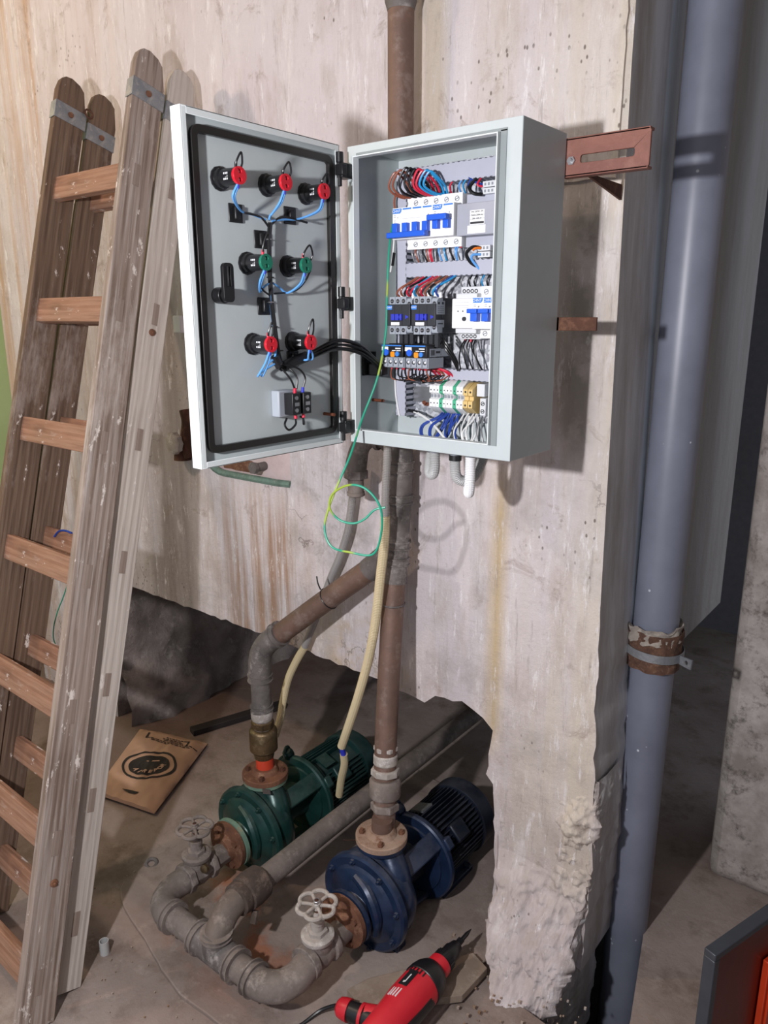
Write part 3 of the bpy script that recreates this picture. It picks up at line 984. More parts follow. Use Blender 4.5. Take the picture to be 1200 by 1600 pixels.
# plug-in connector blocks right of the supply
for i, (xx, zz, lab) in enumerate(((-.838, 1.918, 'pale grey plug block above the power supply'), (-.845, 1.800, 'pale grey plug block below the power supply'))):
    r = thing('connector_block', lab, 'connector', (xx, 1.412, zz))
    mb = MB()
    for k in range(2):
        mb.box(xx, xx + .028, 1.374, 1.404, zz - .012 + .0125 * k, zz - .001 + .0125 * k)
        mb.box(xx + .032, xx + .056, 1.380, 1.404, zz - .012 + .0125 * k, zz - .001 + .0125 * k)
    mb.build('housing', 'light_plastic', r, bevel=.0008)
    mb = MB()
    for k in range(2):
        for m in range(3):
            mb.box(xx + .004 + .008 * m, xx + .008 + .008 * m, 1.3736, 1.3741, zz - .009 + .0125 * k, zz - .004 + .0125 * k)
    mb.build('contact_slot', 'grey_ink', r)

# contactors
def contactor(x0, label):
    w = .061
    r = thing('contactor', label, 'contactor', (x0 + w / 2, 1.412, 1.675), None)
    mb = MB()
    mb.box(x0, x0 + w, 1.345, 1.404, 1.640, 1.711)
    mb.box(x0, x0 + w, 1.318, 1.345, 1.655, 1.699)
    mb.build('body', 'black_soft', r, bevel=.0012)
    for sg, zs in ((1, 1.7055), (-1, 1.646)):
        mb = MB()
        for k in range(4):
            xx = x0 + .001 + k * .015
            dz = -.006 * sg if k == 3 else 0
            mb.box(xx, xx + .0142, 1.326, 1.348, zs - .0085 + dz, zs + .0085 + dz)
        mb.box(x0 + .001, x0 + .060, 1.330, 1.347, zs - .005, zs + .005)
        tb = mb.build('terminal_strip', 'relay_grey', r)
        for k in range(4):
            xx = x0 + .0077 + k * .015
            z = zs + (-.006 * sg if k == 3 else 0)
            mb = MB()
            mb.revolve((xx, 1.3262, z), (0, -1, 0), [(0, .0046), (.0004, .0046)], 14)
            mb.mi = 1
            mb.box(xx - .003, xx + .003, 1.3254, 1.3258, z - .0008, z + .0008)
            mb.build('terminal_screw', ['ink', 'steel'], tb)
    mb = MB()
    mb.box(x0 + .001, x0 + .014, 1.3172, 1.3178, 1.688, 1.6965)
    lg = mb.build('brand_tab', 'blue_tab', r)
    MB().text('CHNT', (x0 + .0075, 1.3168, 1.6922), (1, 0, 0), (0, 0, 1), .0052, .0003).build('brand_lettering', 'white_plastic', lg)
    mb = MB()
    mb.box(x0 + .015, x0 + .0235, 1.312, 1.318, 1.6665, 1.679).box(x0 + .0255, x0 + .0345, 1.312, 1.318, 1.6665, 1.679)
    mb.box(x0 + .0345, x0 + .038, 1.314, 1.318, 1.670, 1.676).box(x0 + .038, x0 + .0425, 1.312, 1.318, 1.6665, 1.679)
    mb.box(x0 + .049, x0 + .052, 1.3172, 1.318, 1.669, 1.677).box(x0 + .052, x0 + .056, 1.3172, 1.318, 1.671, 1.675)
    mb.build('indicator_slider', 'navy_plastic', r, bevel=.0004)
    mb = MB()
    mb.box(x0 + .012, x0 + .034, 1.3165, 1.318, 1.656, 1.6625)
    mb.build('name_plate', 'white_plastic', r)
    mb = MB()
    mb.box(x0 + .019, x0 + .021, 1.3175, 1.319, 1.681, 1.697).box(x0 + .038, x0 + .040, 1.3175, 1.319, 1.681, 1.697)
    mb.box(x0 + .037, x0 + .041, 1.317, 1.318, 1.655, 1.667)
    mb.build('groove', 'ink', r)
    return r
c1 = contactor(-1.032, 'left black contactor with blue centre slider')
c2 = contactor(-.968, 'right black contactor, grey rating labels on its side')
mb = MB()
mb.box(-.9072, -.9066, 1.322, 1.352, 1.678, 1.705).box(-.9072, -.9066, 1.322, 1.350, 1.652, 1.667)
pl = mb.build('side_label', 'relay_grey', c2)
mb = MB()
mb.box(-.9066, -.9064, 1.326, 1.333, 1.698, 1.7025).box(-.9066, -.9064, 1.341, 1.347, 1.698, 1.7025)
for k in range(4):
    mb.box(-.9066, -.9064, 1.325, 1.348, 1.681 + .004 * k, 1.6815 + .004 * k)
mb.box(-.9066, -.9064, 1.327, 1.345, 1.6585, 1.6605)
mb.build('side_print', 'ink', pl)
# overload relays
def overload(x0, label):
    w = .057
    r = thing('overload_relay', label, 'overload relay', (x0 + w / 2, 1.412, 1.59))
    mb = MB()
    mb.box(x0, x0 + w, 1.335, 1.400, 1.592, 1.618).box(x0, x0 + w, 1.310, 1.345, 1.590, 1.6165)
    mb.build('body', 'black', r, bevel=.001)
    mb = MB()
    mb.box(x0, x0 + w, 1.316, 1.372, 1.568, 1.590)
    for k in range(4):
        mb.box(x0 + .001 + .0143 * k, x0 + .013 + .0143 * k, 1.3125, 1.317, 1.570, 1.5885)
    ts = mb.build('terminal_strip', 'relay_grey', r, bevel=.0008)
    for k in range(4):
        mb = MB()
        mb.revolve((x0 + .0072 + .0143 * k, 1.3124, 1.580), (0, -1, 0), [(0, .0045), (.0003, .0045)], 14)
        mb.mi = 1
        mb.revolve((x0 + .0084 + .0143 * k, 1.3120, 1.581), (0, -1, 0), [(0, .0028), (.0003, .0028)], 12)
        mb.build('terminal_screw', ['ink', 'light_plastic'], ts)
    mb = MB()
    mb.box(x0 + .001, x0 + w - .004, 1.3092, 1.31, 1.613, 1.6155)
    mb.build('blue_stripe', 'blue_tab', r)
    mb = MB()
    mb.box(x0 + .001, x0 + .018, 1.309, 1.31, 1.6035, 1.6115)
    mb.build('name_plate', 'white_plastic', r)
    MB().revolve((x0 + .0125, 1.310, 1.600), (0, -1, 0), [(0, .0073), (.0025, .0068)], 24).build('setting_dial', 'blue_plastic', r)
    MB().prism(rrect(x0 + .0255, x0 + .0365, 1.5905, 1.6015, .003), (0, 1.310, 0), (1, 0, 0), (0, 0, 1), (0, -.003, 0)).build('stop_button', 'orange_plastic', r, bevel=.0008)
    MB().revolve((x0 + .043, 1.310, 1.597), (0, -1, 0), [(0, .0052), (.003, .005)], 20).build('reset_button', 'blue_tab', r)
    mb = MB()
    mb.box(x0 + .037, x0 + .051, 1.3094, 1.31, 1.6072, 1.6096)
    mb.box(x0 + .028, x0 + .038, 1.3094, 1.31, 1.6030, 1.6046).box(x0 + .040, x0 + .051, 1.3094, 1.31, 1.6030, 1.6046)
    mb.build('print', 'white_plastic', r)
    return r
overload(-1.040, 'left overload relay with orange and blue buttons, under the left contactor')
o2 = overload(-.978, 'right overload relay with orange and blue buttons and side labels')
mb = MB()
mb.box(-.9208, -.9202, 1.320, 1.360, 1.592, 1.609).box(-.9208, -.9202, 1.362, 1.392, 1.592, 1.608)
sl = mb.build('side_label', 'relay_grey', o2)
mb = MB()
for k in range(5):
    mb.box(-.9202, -.9200, 1.323 + .003 * k, 1.3245 + .003 * k, 1.595, 1.606)
mb.box(-.9202, -.9200, 1.341, 1.357, 1.599, 1.6035)
mb.build('side_print', 'ink', sl)
# link bars between contactors and relays
for x0, lab in ((-1.032, 'left'), (-.968, 'right')):
    mb = MB()
    for k in range(3):
        mb.box(x0 + .018 + .014 * k, x0 + .027 + .014 * k, 1.338, 1.346, 1.612, 1.641)
    tag(mb.build('link_terminals', 'black_soft'), 'row of dark grey link terminals between the %s contactor and its overload relay' % lab, 'terminal link')
# monitoring relay
mr = thing('monitoring_relay', 'white modular relay with round dial between the contactors and small breakers', 'relay', (-.86, 1.412, 1.68))
mb = MB()
mb.box(-.884, -.834, 1.343, 1.376, 1.650, 1.709)
mb.build('front', 'white_plastic', mr, bevel=.0025)
mb = MB()
mb.box(-.884, -.834, 1.358, 1.404, 1.640, 1.719).box(-.884, -.834, 1.376, 1.404, 1.628, 1.733)
mb.build('housing', 'light_plastic', mr, bevel=.0015)
mb = MB()
for z in (1.724, 1.634):
    for k in range(4):
        mb.torus((-.8755 + .0095 * k, 1.3755, z), (0, -1, 0), .0032, .0009, 12, 5)
mb.split(.006, 'terminal_screw', 'ink', mr)
mb = MB()
mb.revolve((-.853, 1.343, 1.669), (0, -1, 0), [(0, .0045), (.003, .0042)], 16)
mb.revolve((-.8685, 1.343, 1.684), (0, -1, 0), [(0, .0016), (.001, .0014)], 10).revolve((-.857, 1.343, 1.684), (0, -1, 0), [(0, .0016), (.001, .0014)], 10)
mb.split(.004, 'dial', 'ink', mr)
mb = MB()
for z in (1.6945, 1.6905, 1.7005):
    mb.box(-.877, -.843, 1.3426, 1.343, z, z + .0006)
mb.build('print', 'grey_ink', mr)
b1 = breaker('left small single-pole breaker with blue toggle, right of the white relay', -.836, 1, 1.680, True, logo_every=True)
b2 = breaker('middle small single-pole breaker with blue toggle, partly behind the cabinet rim', -.8105, 1, 1.680, True, logo_every=True)
b3 = breaker('rightmost small single-pole breaker, mostly hidden behind the cabinet rim', -.785, 1, 1.680, True, logo_every=True)

# terminal blocks: every slice is a thing
def term(x, w, mat, label, group, beige=False):
    r = thing('terminal_block', label, 'terminal block', (x + w / 2, 1.404, 1.505), group)
    mb = MB()
    y = [1.404, 1.384, 1.362, 1.362, 1.368, 1.368, 1.362, 1.362, 1.384, 1.404]
    z = [1.544, 1.544, 1.530, 1.515, 1.512, 1.504, 1.501, 1.485, 1.470, 1.470]
    if beige:
        z = [(q - 1.505) * .86 + 1.505 for q in z]
        y = [q - .003 if q < 1.4 else q for q in y]
    mb.prism(list(zip(y, z)), (x, 0, 0), (0, 1, 0), (0, 0, 1), (w - .0006, 0, 0))
    mb.build('housing', mat, r, bevel=.0006)
    mb = MB()
    for zz in (1.521, 1.493):
        mb.revolve((x + w / 2, 1.3622 - (.003 if beige else 0), zz), (0, -1, 0), [(0, .0016 + (.0008 if beige else 0)), (.0004, .0016 + (.0008 if beige else 0))], 10)
    mb.build('screw_hole', 'ink', r)
    mb = MB()
    mb.box(x + .001, x + w - .0016, 1.3665, 1.3682, 1.5045, 1.5115)
    mb.build('bridge_slot', 'grey_ink', r)
    return r
x = -.950
pw = .0086
names = ['leftmost white', 'second white', 'third white', 'left green', 'first white', 'second white', 'third white', 'right green', 'first white', 'last white']
where = ['in the terminal row', 'in the terminal row, left of the left green one', 'just left of the left green one', 'among white ones', 'right of the left green one', 'midway between the two green ones', 'just left of the right green one', 'among white ones', 'right of the right green one', 'beside the yellow ones']
for k in range(10):
    term(x + k * pw, pw, 'term_green' if k in (3, 7) else 'white_plastic', '%s terminal block %s' % (names[k], where[k]), 'terminal blocks at the cabinet bottom')
term(-.862, .0115, 'beige_plastic', 'left yellow-beige terminal block next to the white ones', 'yellow terminal blocks', True)
term(-.850, .0115, 'beige_plastic', 'right yellow-beige terminal block next to the grey end block', 'yellow terminal blocks', True)
eb = thing('relay_socket', 'light grey relay socket at the right end of the terminal row', 'relay socket', (-.82, 1.404, 1.505))
mb = MB()
mb.box(-.837, -.818, 1.372, 1.404, 1.512, 1.538).box(-.832, -.818, 1.378, 1.404, 1.472, 1.508)
mb.box(-.812, -.792, 1.385, 1.404, 1.480, 1.530)
mb.build('housing', 'light_plastic', eb, bevel=.001)
mb = MB()
screws(mb, [-.825], 1.497, 1.3775, .004)
screws(mb, [-.825], 1.481, 1.3775, .004)
mb.split(.006, 'terminal_screw', 'ink', eb)

# ------------------------------------------------------------------ wires in the cabinet
def wire(pts, mat, label, r=.0016, group=None, name='wire', sub=7, n=7):
    return tag(MB().tube(pts, r, n, sub).build(name, mat), label, 'wire', group)
# big loops over the breakers
loops = [(-1.036, -1.012, 'w_brown', 'outer brown', .034), (-1.026, -.998, 'w_brown', 'inner brown', .037), (-1.010, -.986, 'w_black', 'left black', .040), (-.996, -.978, 'w_black', 'middle black', .038), (-.984, -.966, 'w_black', 'right black', .034), (-.974, -.956, 'w_red', 'left red', .034), (-.966, -.944, 'w_red', 'right red', .030), (-.958, -.934, 'w_cyan', 'left blue', .030), (-.948, -.926, 'w_cyan', 'right blue', .027)]
for i, (xa, xb, mt, nm, h) in enumerate(loops):
    zt = 1.918
    wire([(xb, 1.385, zt - .006), (xb + .001, 1.372, zt + .012), (xb - .001, 1.350, zt + h * .9), ((xa + xb) / 2, 1.335, zt + h + .008), (xa - .004, 1.335, zt + h * .55), (xa, 1.345, zt + .004), (xa + .010, 1.370, zt - .003), (xa + .014, 1.390, zt + .004)], mt, nm + ' wire looped over the four-pole breaker', .0024, 'thick wire loops over the breakers')
wire([(-1.040,1.360,1.928),(-1.045,1.360,1.909),(-1.042,1.360,1.890),(-1.035,1.360,1.870)], 'w_brown', 'brown wire dropping down left of the four-pole breaker', .0022)
for k, x in enumerate((-1.012, -.988, -.966)):
    tag(MB().cyl((x, 1.384, 1.912), (x, 1.380, 1.924), .004, n=8).build('wire_ferrule', 'w_orange'), ('left', 'middle', 'right')[k] + ' orange wire sleeve on top of the four-pole breaker', 'wire sleeve', 'orange wire sleeves')
# wires between breaker row and middle duct
def drops(specs, z0, z1, y, where, group):
    for i, (x, mt, sway) in enumerate(specs):
        nm = mt[2:]
        wire([(x, y + .012, z0), (x + sway * .3, y, z0 * .7 + z1 * .3), (x + sway, y + .004, z0 * .3 + z1 * .7), (x + sway * 1.1, y + .014, z1)], mt, '%s wire %s' % (nm, where(i, nm)), .0019, group)
POS = ['far left', 'second from left', 'third from left', 'fourth from left', 'fifth from left', 'sixth from left', 'seventh from left', 'eighth from left', 'ninth from left', 'tenth from left', 'eleventh from left', 'twelfth from left', 'thirteenth from left', 'fourteenth from left']
drops([(-1.012, 'w_grey', .004), (-1.004, 'w_brown', .006), (-.994, 'w_grey', .008), (-.986, 'w_black', .010), (-.974, 'w_brown', .003), (-.966, 'w_red', .002), (-.962, 'w_red', .001), (-.944, 'w_sky', .006), (-.930, 'w_cyan', .004), (-.918, 'w_black', .010), (-.902, 'w_sky', .002), (-.896, 'w_sky', -.003)], 1.820, 1.778, 1.378, lambda i, n_: '%s under the breaker row, above the middle duct' % POS[i], 'wires under the breaker row')
for k, (x, nm) in enumerate(((-.903, 'left'), (-.893, 'right'))):
    tag(MB().cyl((x, 1.388, 1.822), (x, 1.386, 1.810), .0028, n=8).build('wire_ferrule', 'w_red'), nm + ' red crimp below the two-pole breaker', 'wire sleeve')
wire([(-.838, 1.376, 1.806), (-.852, 1.366, 1.808), (-.864, 1.362, 1.796), (-.858, 1.368, 1.780), (-.845, 1.376, 1.770)], 'w_black', 'thick black cable curling into the lower plug block', .0036)
wire([(-.838, 1.374, 1.794), (-.850, 1.364, 1.793), (-.852, 1.364, 1.784), (-.840, 1.374, 1.766)], 'w_sky', 'light blue wire curling below the lower plug block', .0026)
wire([(-.838, 1.374, 1.806), (-.846, 1.368, 1.806), (-.852, 1.366, 1.802)], 'w_orange', 'short orange core at the lower plug block', .0026)
wire([(-.838, 1.374, 1.906), (-.852, 1.364, 1.908), (-.862, 1.364, 1.920), (-.852, 1.374, 1.936)], 'w_black', 'thick black cable curling into the upper plug block', .0036)
wire([(-.838, 1.374, 1.920), (-.846, 1.368, 1.924), (-.842, 1.376, 1.938)], 'w_red', 'short red core at the upper plug block', .0022)
wire([(-.838, 1.380, 1.925), (-.850, 1.372, 1.928), (-.870, 1.374, 1.940)], 'w_blue', 'dark blue core above the upper plug block', .0022)
for k, (x, mt, nm) in enumerate(((-.917, 'w_red', 'red'), (-.895, 'w_sky', 'light blue'), (-.885, 'w_cyan', 'blue'), (-.873, 'w_blue', 'dark blue'))):
    wire([(x, 1.386, 1.914), (x + .002, 1.374, 1.926), (x + .008, 1.374, 1.936), (x + .010, 1.384, 1.942)], mt, nm + ' wire just below the top duct, right of the breakers', .0018)
# under the middle duct, into the contactors
specs = [(-1.020, 'w_brown'), (-1.010, 'w_brown'), (-1.000, 'w_black'), (-.994, 'w_red'), (-.984, 'w_red'), (-.976, 'w_cyan'), (-.966, 'w_brown'), (-.958, 'w_red'), (-.948, 'w_brown'), (-.938, 'w_black'), (-.928, 'w_cyan'), (-.920, 'w_blue')]
for i, (x, mt) in enumerate(specs):
    s_ = .012 if i % 2 else .026
    wire([(x, 1.348, 1.714), (x, 1.338, 1.722), (x + s_ * .4, 1.338, 1.733), (x + s_, 1.358, 1.746), (x + s_ + .008, 1.378, 1.758)], mt, '%s wire %s running from the contactors to the middle duct' % (mt[2:], POS[i]), .0022, 'wires above the contactors')
for k, x in enumerate((-1.012, -.997, -.983, -.942, -.926, -.913)):
    tag(MB().cyl((x, 1.346, 1.712), (x, 1.343, 1.7225), .0038, n=8).build('wire_ferrule', 'white_plastic' if k != 1 else 'relay_grey'), 'pale crimp sleeve %s above the contactors' % POS[k], 'wire sleeve', 'crimp sleeves on the contactors')
for k, (x, mt, nm) in enumerate(((-.888, 'w_grey', 'grey'), (-.868, 'w_black', 'left black'), (-.856, 'w_black', 'right black'), (-.838, 'w_cyan', 'blue'), (-.826, 'w_black', 'curved black'))):
    wire([(x, 1.388, 1.732), (x + .001, 1.380, 1.742), (x + .004, 1.382, 1.752), (x + .004, 1.392, 1.760)], mt, nm + ' wire above the white relay, below the middle duct', .0018)
# below the relay / small breakers
for k, (x, dx, mt) in enumerate(((-.873, .006, 'w_black'), (-.866, .012, 'w_black'), (-.858, .028, 'w_black'), (-.852, .020, 'w_black'), (-.876, -.010, 'w_black'), (-.843, .002, 'w_grey'))):
    wire([(x, 1.388, 1.630), (x + dx * .2, 1.372, 1.612), (x + dx * .7, 1.374, 1.585), (x + dx, 1.388, 1.560)], mt, '%s wire %s below the white relay' % (mt[2:], POS[k]), .0016, 'wires below the white relay')
for k, (x, nm) in enumerate(((-.875, 'left'), (-.862, 'right'))):
    tag(MB().cyl((x, 1.386, 1.631), (x, 1.384, 1.622), .0022, n=8).build('wire_ferrule', 'w_red'), nm + ' red crimp below the white relay', 'wire sleeve')
# arcs beside the overload relay
for k, h in enumerate((.0, .007, .014)):
    wire([(-.907, 1.345, 1.638 - h), (-.893, 1.335, 1.624 - h), (-.880, 1.345, 1.600 - h), (-.878, 1.360, 1.580 - h), (-.886, 1.372, 1.566)], 'w_black', ('top', 'middle', 'lowest')[k] + ' black wire arching round the right overload relay', .0022)
# tangle below overload relays
rs = random.Random(3)
for k in range(12):
    x = -1.034 + k * .0095
    x2 = -1.005 + rs.random() * .09
    d = rs.random() * .012
    wire([(x, 1.340, 1.569), (x + .002, 1.332, 1.560 - d), (x + .012, 1.330, 1.548 - d), (x2, 1.345, 1.545 - d * .5), (x2 + .012, 1.366, 1.552)], 'w_black' if k % 5 else 'w_brown', 'thin dark wire %s in the tangle under the overload relays' % POS[k], .0015, 'tangled wires under the overload relays')
for k, x in enumerate((-1.033, -1.019, -1.003, -.999, -.969, -.958, -.944, -.940)):
    tag(MB().cyl((x, 1.338, 1.5685), (x, 1.336, 1.5625), .0019, n=8).build('wire_ferrule', 'w_red'), 'red crimp %s under the overload relays' % POS[k], 'wire sleeve', 'red crimps under the overload relays')
for k, (x, mt) in enumerate(((-.938, 'w_red'), (-.927, 'w_red'), (-.917, 'w_brown'), (-.904, 'w_red'), (-.897, 'w_red'))):
    wire([(x, 1.386, 1.540), (x - .001, 1.372, 1.552), (x - .010, 1.362, 1.562), (x - .028, 1.358, 1.566), (x - .045, 1.366, 1.562)], mt, '%s wire %s arching into the top of the terminal row' % (mt[2:], POS[k]), .0021, 'wires entering the terminal row from above')
# blue and white loops at the bottom
for k, (xa, xb) in enumerate(((-.929, -.955), (-.923, -.950), (-.916, -.932), (-.912, -.928))):
    wire([(xa, 1.386, 1.472), (xa - .004, 1.370, 1.462), (xb - .006, 1.352, 1.444), (xb - .004, 1.345, 1.422), (xb + .014, 1.347, 1.413), (xb + .030, 1.362, 1.428), (xa + .014, 1.382, 1.470)], 'w_blue', 'dark blue wire loop %s under the terminal blocks' % POS[k], .0021, 'dark blue wire loops')
for k, (xa, xb) in enumerate(((-.897, -.906), (-.890, -.880))):
    wire([(xa, 1.386, 1.472), (xb, 1.368, 1.452), (xb + .006, 1.350, 1.432), (xb + .014, 1.346, 1.415), (xb - .010, 1.352, 1.412), (xb - .022, 1.360, 1.424), (xa + .006, 1.384, 1.472)], 'w_blue', ('narrow', 'wide')[k] + ' dark blue wire loop under the right green terminal block', .0021)
for k, (xa, xb, mt) in enumerate(((-.872, -.868, 'w_white'), (-.862, -.850, 'w_white'), (-.850, -.838, 'w_white'), (-.842, -.846, 'w_white'), (-.826, -.812, 'w_grey'), (-.818, -.800, 'w_grey'))):
    wire([(xa, 1.384, 1.474), (xa - .002, 1.370, 1.460), (xb - .010, 1.352, 1.438), (xb, 1.350, 1.414), (xb + .014, 1.356, 1.424), (xa + .012, 1.384, 1.468)], mt, '%s wire loop %s at the lower right cabinet corner' % (mt[2:], POS[k]), .0018, 'pale wire loops at the cabinet bottom')
wire([(-1.012, 1.38, 1.468), (-.985, 1.37, 1.466), (-.945, 1.36, 1.452), (-.90, 1.345, 1.425), (-.885, 1.34, 1.412)], 'w_white', 'white cable running diagonally across the cabinet bottom', .0028)
wire([(-1.020, 1.382, 1.4695), (-1.000, 1.376, 1.468), (-.985, 1.371, 1.467)], 'w_black', 'short black sleeve on the diagonal white cable', .0036)
wire([(-1.051,1.370,1.853),(-1.056,1.370,1.808),(-1.063,1.370,1.768)], 'w_white', 'white wire left of the ducts, upper piece', .0020)
wire([(-1.053,1.370,1.808),(-1.058,1.370,1.781)], 'w_black', 'black sleeve on the white wire left of the ducts', .0034)
wire([(-1.050,1.370,1.541),(-1.047,1.370,1.499),(-1.037,1.370,1.456)], 'w_white', 'white wire hanging down the cabinet back, lower left', .0020)

# ================================================================== ON THE DOOR
def pilot(y, z, colour, label, base=.0175, L=.052):
    r = thing('pilot_lamp', label, 'pilot lamp', (DI, y, z), None)
    MB().revolve((DI, y, z), (1, 0, 0), [(0, base + .003), (.003, base + .003), (.004, base), (.012, base), (.014, base - .003)], 12).build('fixing_nut', 'black', r)
    MB().revolve((DI, y, z), (1, 0, 0), [(.012, .0145), (L - .006, .0135), (L - .005, .0145), (L - .003, .0145)], 24).build('body', 'black', r)
    mb = MB()
    mb.box(DI + .026, DI + .029, y - .010, y - .008, z - .006, z + .006)
    # print wrapped on the side facing the camera
    for k in range(3):
        for j in range(3):
            mb.obox((DI + .028 + .004 * k, y - .0134, z + .004 - .0045 * j), (.0012, 0, 0), (0, .0003, 0), (0, 0, .0015))
    mb.build('print', 'light_plastic', r)
    mb = MB()
    mb.prism([(.0145 * math.cos(a) * 1.0, .0145 * math.sin(a)) for a in [2 * PI * i / 28 for i in range(28)]], (DI + L - .004, y, z), (0, 1, 0), (0, 0, 1), (.006, 0, 0),
             holes=[[(.004 * math.cos(a), .0065 + .0035 * math.sin(a)) for a in [2 * PI * i / 12 for i in range(12)]], [(.004 * math.cos(a), -.0065 + .0035 * math.sin(a)) for a in [2 * PI * i / 12 for i in range(12)]]])
    mb.build('cap', colour, r, bevel=.0008)
    mb = MB()
    mb.cyl((DI + L - .004, y, z + .0065), (DI + L - .002, y, z + .0065), .0035, n=10).cyl((DI + L - .004, y, z - .0065), (DI + L - .002, y, z - .0065), .0035, n=10)
    mb.build('terminal_screw', 'steel', r)
    return r
LP = [(.948, 1.905, 'red_plastic', 'pilot lamp body with red cap at the top left of the open door'),
      (1.058, 1.908, 'red_plastic', 'pilot lamp body with red cap at the top middle of the open door'),
      (1.160, 1.905, 'red_plastic', 'pilot lamp body with red cap at the top right, by the upper hinge'),
      (1.002, 1.768, 'green_plastic', 'left of the two pilot lamp bodies with green caps'),
      (1.105, 1.768, 'green_plastic', 'right of the two pilot lamp bodies with green caps'),
      (1.007, 1.624, 'red_plastic', 'lower left pilot lamp body with red cap, over the selector switch'),
      (1.113, 1.625, 'red_plastic', 'lower right pilot lamp body with red cap, near the cable bundle')]
LP = [(y - .012, z, c, l) for y, z, c, l in LP]
for y, z, c, l in LP:
    pilot(y, z, c, l)
PX = DI + .048
wn = ['top left', 'top middle', 'top right', 'left green', 'right green', 'lower left', 'lower right']
def dw(pts, mat, label, r=.0018, group=None):
    return wire(pts, mat, label, r, group)
# hair-loop wires above each lamp
for i, (y, z, c, l) in enumerate(LP):
    h = (.036, .034, .032, .048, .036, .040, .044)[i]
    s_ = (.006, .012, .012, .008, .016, .004, .006)[i]
    dw([(PX, y - .004, z + .012), (PX + .004, y - .004 - .001, z + h * .6), (PX + .008, y + s_ * .4, z + h), (PX + .006, y + s_, z + h * .6), (PX + .002, y + s_, z + .012), (PX - .012, y + .010, z - .016)], 'w_black', 'thin black wire looping over the %s pilot lamp' % wn[i])
    tag(MB().cyl((PX, y - .004, z + .010), (PX + .001, y - .004, z + .021), .0026, n=8).build('wire_ferrule', 'w_red' if i in (3, 4, 5, 6) else 'w_black'), '%s crimp on the %s pilot lamp' % ('red' if i > 2 else 'black', wn[i]), 'wire sleeve')
# mounts and harness
MT = [(.968, 1.852, 'upper left'), (1.104, 1.861, 'upper right'), (1.026, 1.812, 'centre upper'), (1.028, 1.693, 'centre lower'), (1.100, 1.592, 'lower')]
for y, z, nm in MT:
    r = thing('cable_mount', 'black adhesive cable mount at the %s of the door harness' % nm, 'cable clip', (DI, y, z))
    MB().box(DI, DI + .003, y - .016, y + .016, z - .016, z + .016).build('base', 'black', r, bevel=.0015)
    MB().box(DI + .003, DI + .009, y - .006, y + .006, z - .011, z + .011).build('saddle', 'black', r, bevel=.0015)
HX = DI + .013
spine = [(1.040, 1.842), (1.036, 1.815), (1.034, 1.76), (1.036, 1.70), (1.042, 1.65), (1.050, 1.60), (1.060, 1.580)]
for k in range(5):
    o = .0022
    dx, dy = (0, o, -o, 0, o)[k], (-o, 0, 0, o, o)[k]
    dw([(HX + dx, y + dy, z) for y, z in spine], 'w_black', ('front', 'left', 'right', 'centre', 'rear')[k] + ' black wire of the vertical harness down the middle of the door', .0021, 'door harness wires')
for k, (z, nm) in enumerate(((1.812, 'top'), (1.745, 'second'), (1.700, 'third'), (1.655, 'fourth'), (1.610, 'lowest'))):
    mb = MB()
    yy = 1.036 + (.006 if z < 1.66 else 0) + (.012 if z < 1.62 else 0)
    mb.torus((HX, yy, z), (0, 0, 1), .0062, .0012, 16, 6)
    tag(mb.build('cable_tie', 'steel' if k in (0, 2) else 'black'), '%s cable tie round the vertical door harness' % nm, 'cable tie')
# light-blue wires
for i, dst in ((0, (1.030, 1.846)), (1, (1.038, 1.846)), (2, (1.045, 1.845)), (3, (1.034, 1.735)), (4, (1.042, 1.735)), (5, (1.046, 1.600)), (6, (1.085, 1.585))):
    y, z = LP[i][0], LP[i][1]
    for k in (0, 1):
        o = (k - .5) * .004
        if i == 5:
            p = [(PX, y + o, z - .014), (PX - .006, y - .004 + 2 * o, z - .035), (PX - .020, y - .008 + 3 * o, z - .058), (HX, y + .010, z - .052), (HX, dst[0], dst[1] - .012)]
        elif i == 6:
            p = [(PX, y + o, z - .014), (PX - .004, y + .006 + 3 * o, z - .024), (PX - .012, y + .010 + 3 * o, z - .034), (HX + .006, y - .004, z - .034), (HX, dst[0], dst[1])]
        else:
            p = [(PX, y + o, z - .014), (PX - .008, y - .004 + o, z - .034), (HX + .004, (y * 2 + dst[0]) / 3, z - .052 + abs(o)), (HX, (y + 2 * dst[0]) / 3, (z - .052 + dst[1]) / 2 + .002), (HX, dst[0], dst[1])]
        dw(p, 'w_sky', ('first', 'second')[k] + ' light blue wire from the %s pilot lamp' % wn[i], .0020)
    tag(MB().cyl((PX, y, z - .010), (PX - .001, y, z - .020), .0026, n=8).build('wire_ferrule', 'navy_plastic'), 'dark blue crimp under the %s pilot lamp' % wn[i], 'wire sleeve')
dw([(HX, 1.036, 1.735), (HX, 1.034, 1.70), (HX - .002, 1.040, 1.66), (HX, 1.044, 1.62), (HX, 1.040, 1.598), (HX, 1.025, 1.588)], 'w_sky', 'long light blue wire running down beside the door harness', .0022)
dw([(HX + .004, .975, 1.852), (HX + .002, .995, 1.852), (HX, 1.020, 1.848), (HX, 1.036, 1.835)], 'w_black', 'black wire through the upper left cable mount', .0022)
dw([(HX + .004, 1.135, 1.850), (HX + .002, 1.110, 1.853), (HX, 1.070, 1.854), (HX, 1.042, 1.838)], 'w_black', 'black wire through the upper right cable mount', .0022)
dw([(PX - .01, 1.000, 1.750), (HX + .01, .998, 1.735), (HX + .004, 1.012, 1.722), (HX, 1.034, 1.712)], 'w_black', 'black wire from the left green lamp to the harness', .0018)
dw([(PX - .006, 1.115, 1.760), (HX + .01, 1.118, 1.74), (HX + .004, 1.095, 1.722), (HX, 1.045, 1.716)], 'w_black', 'black wire from the right green lamp to the harness', .0018)
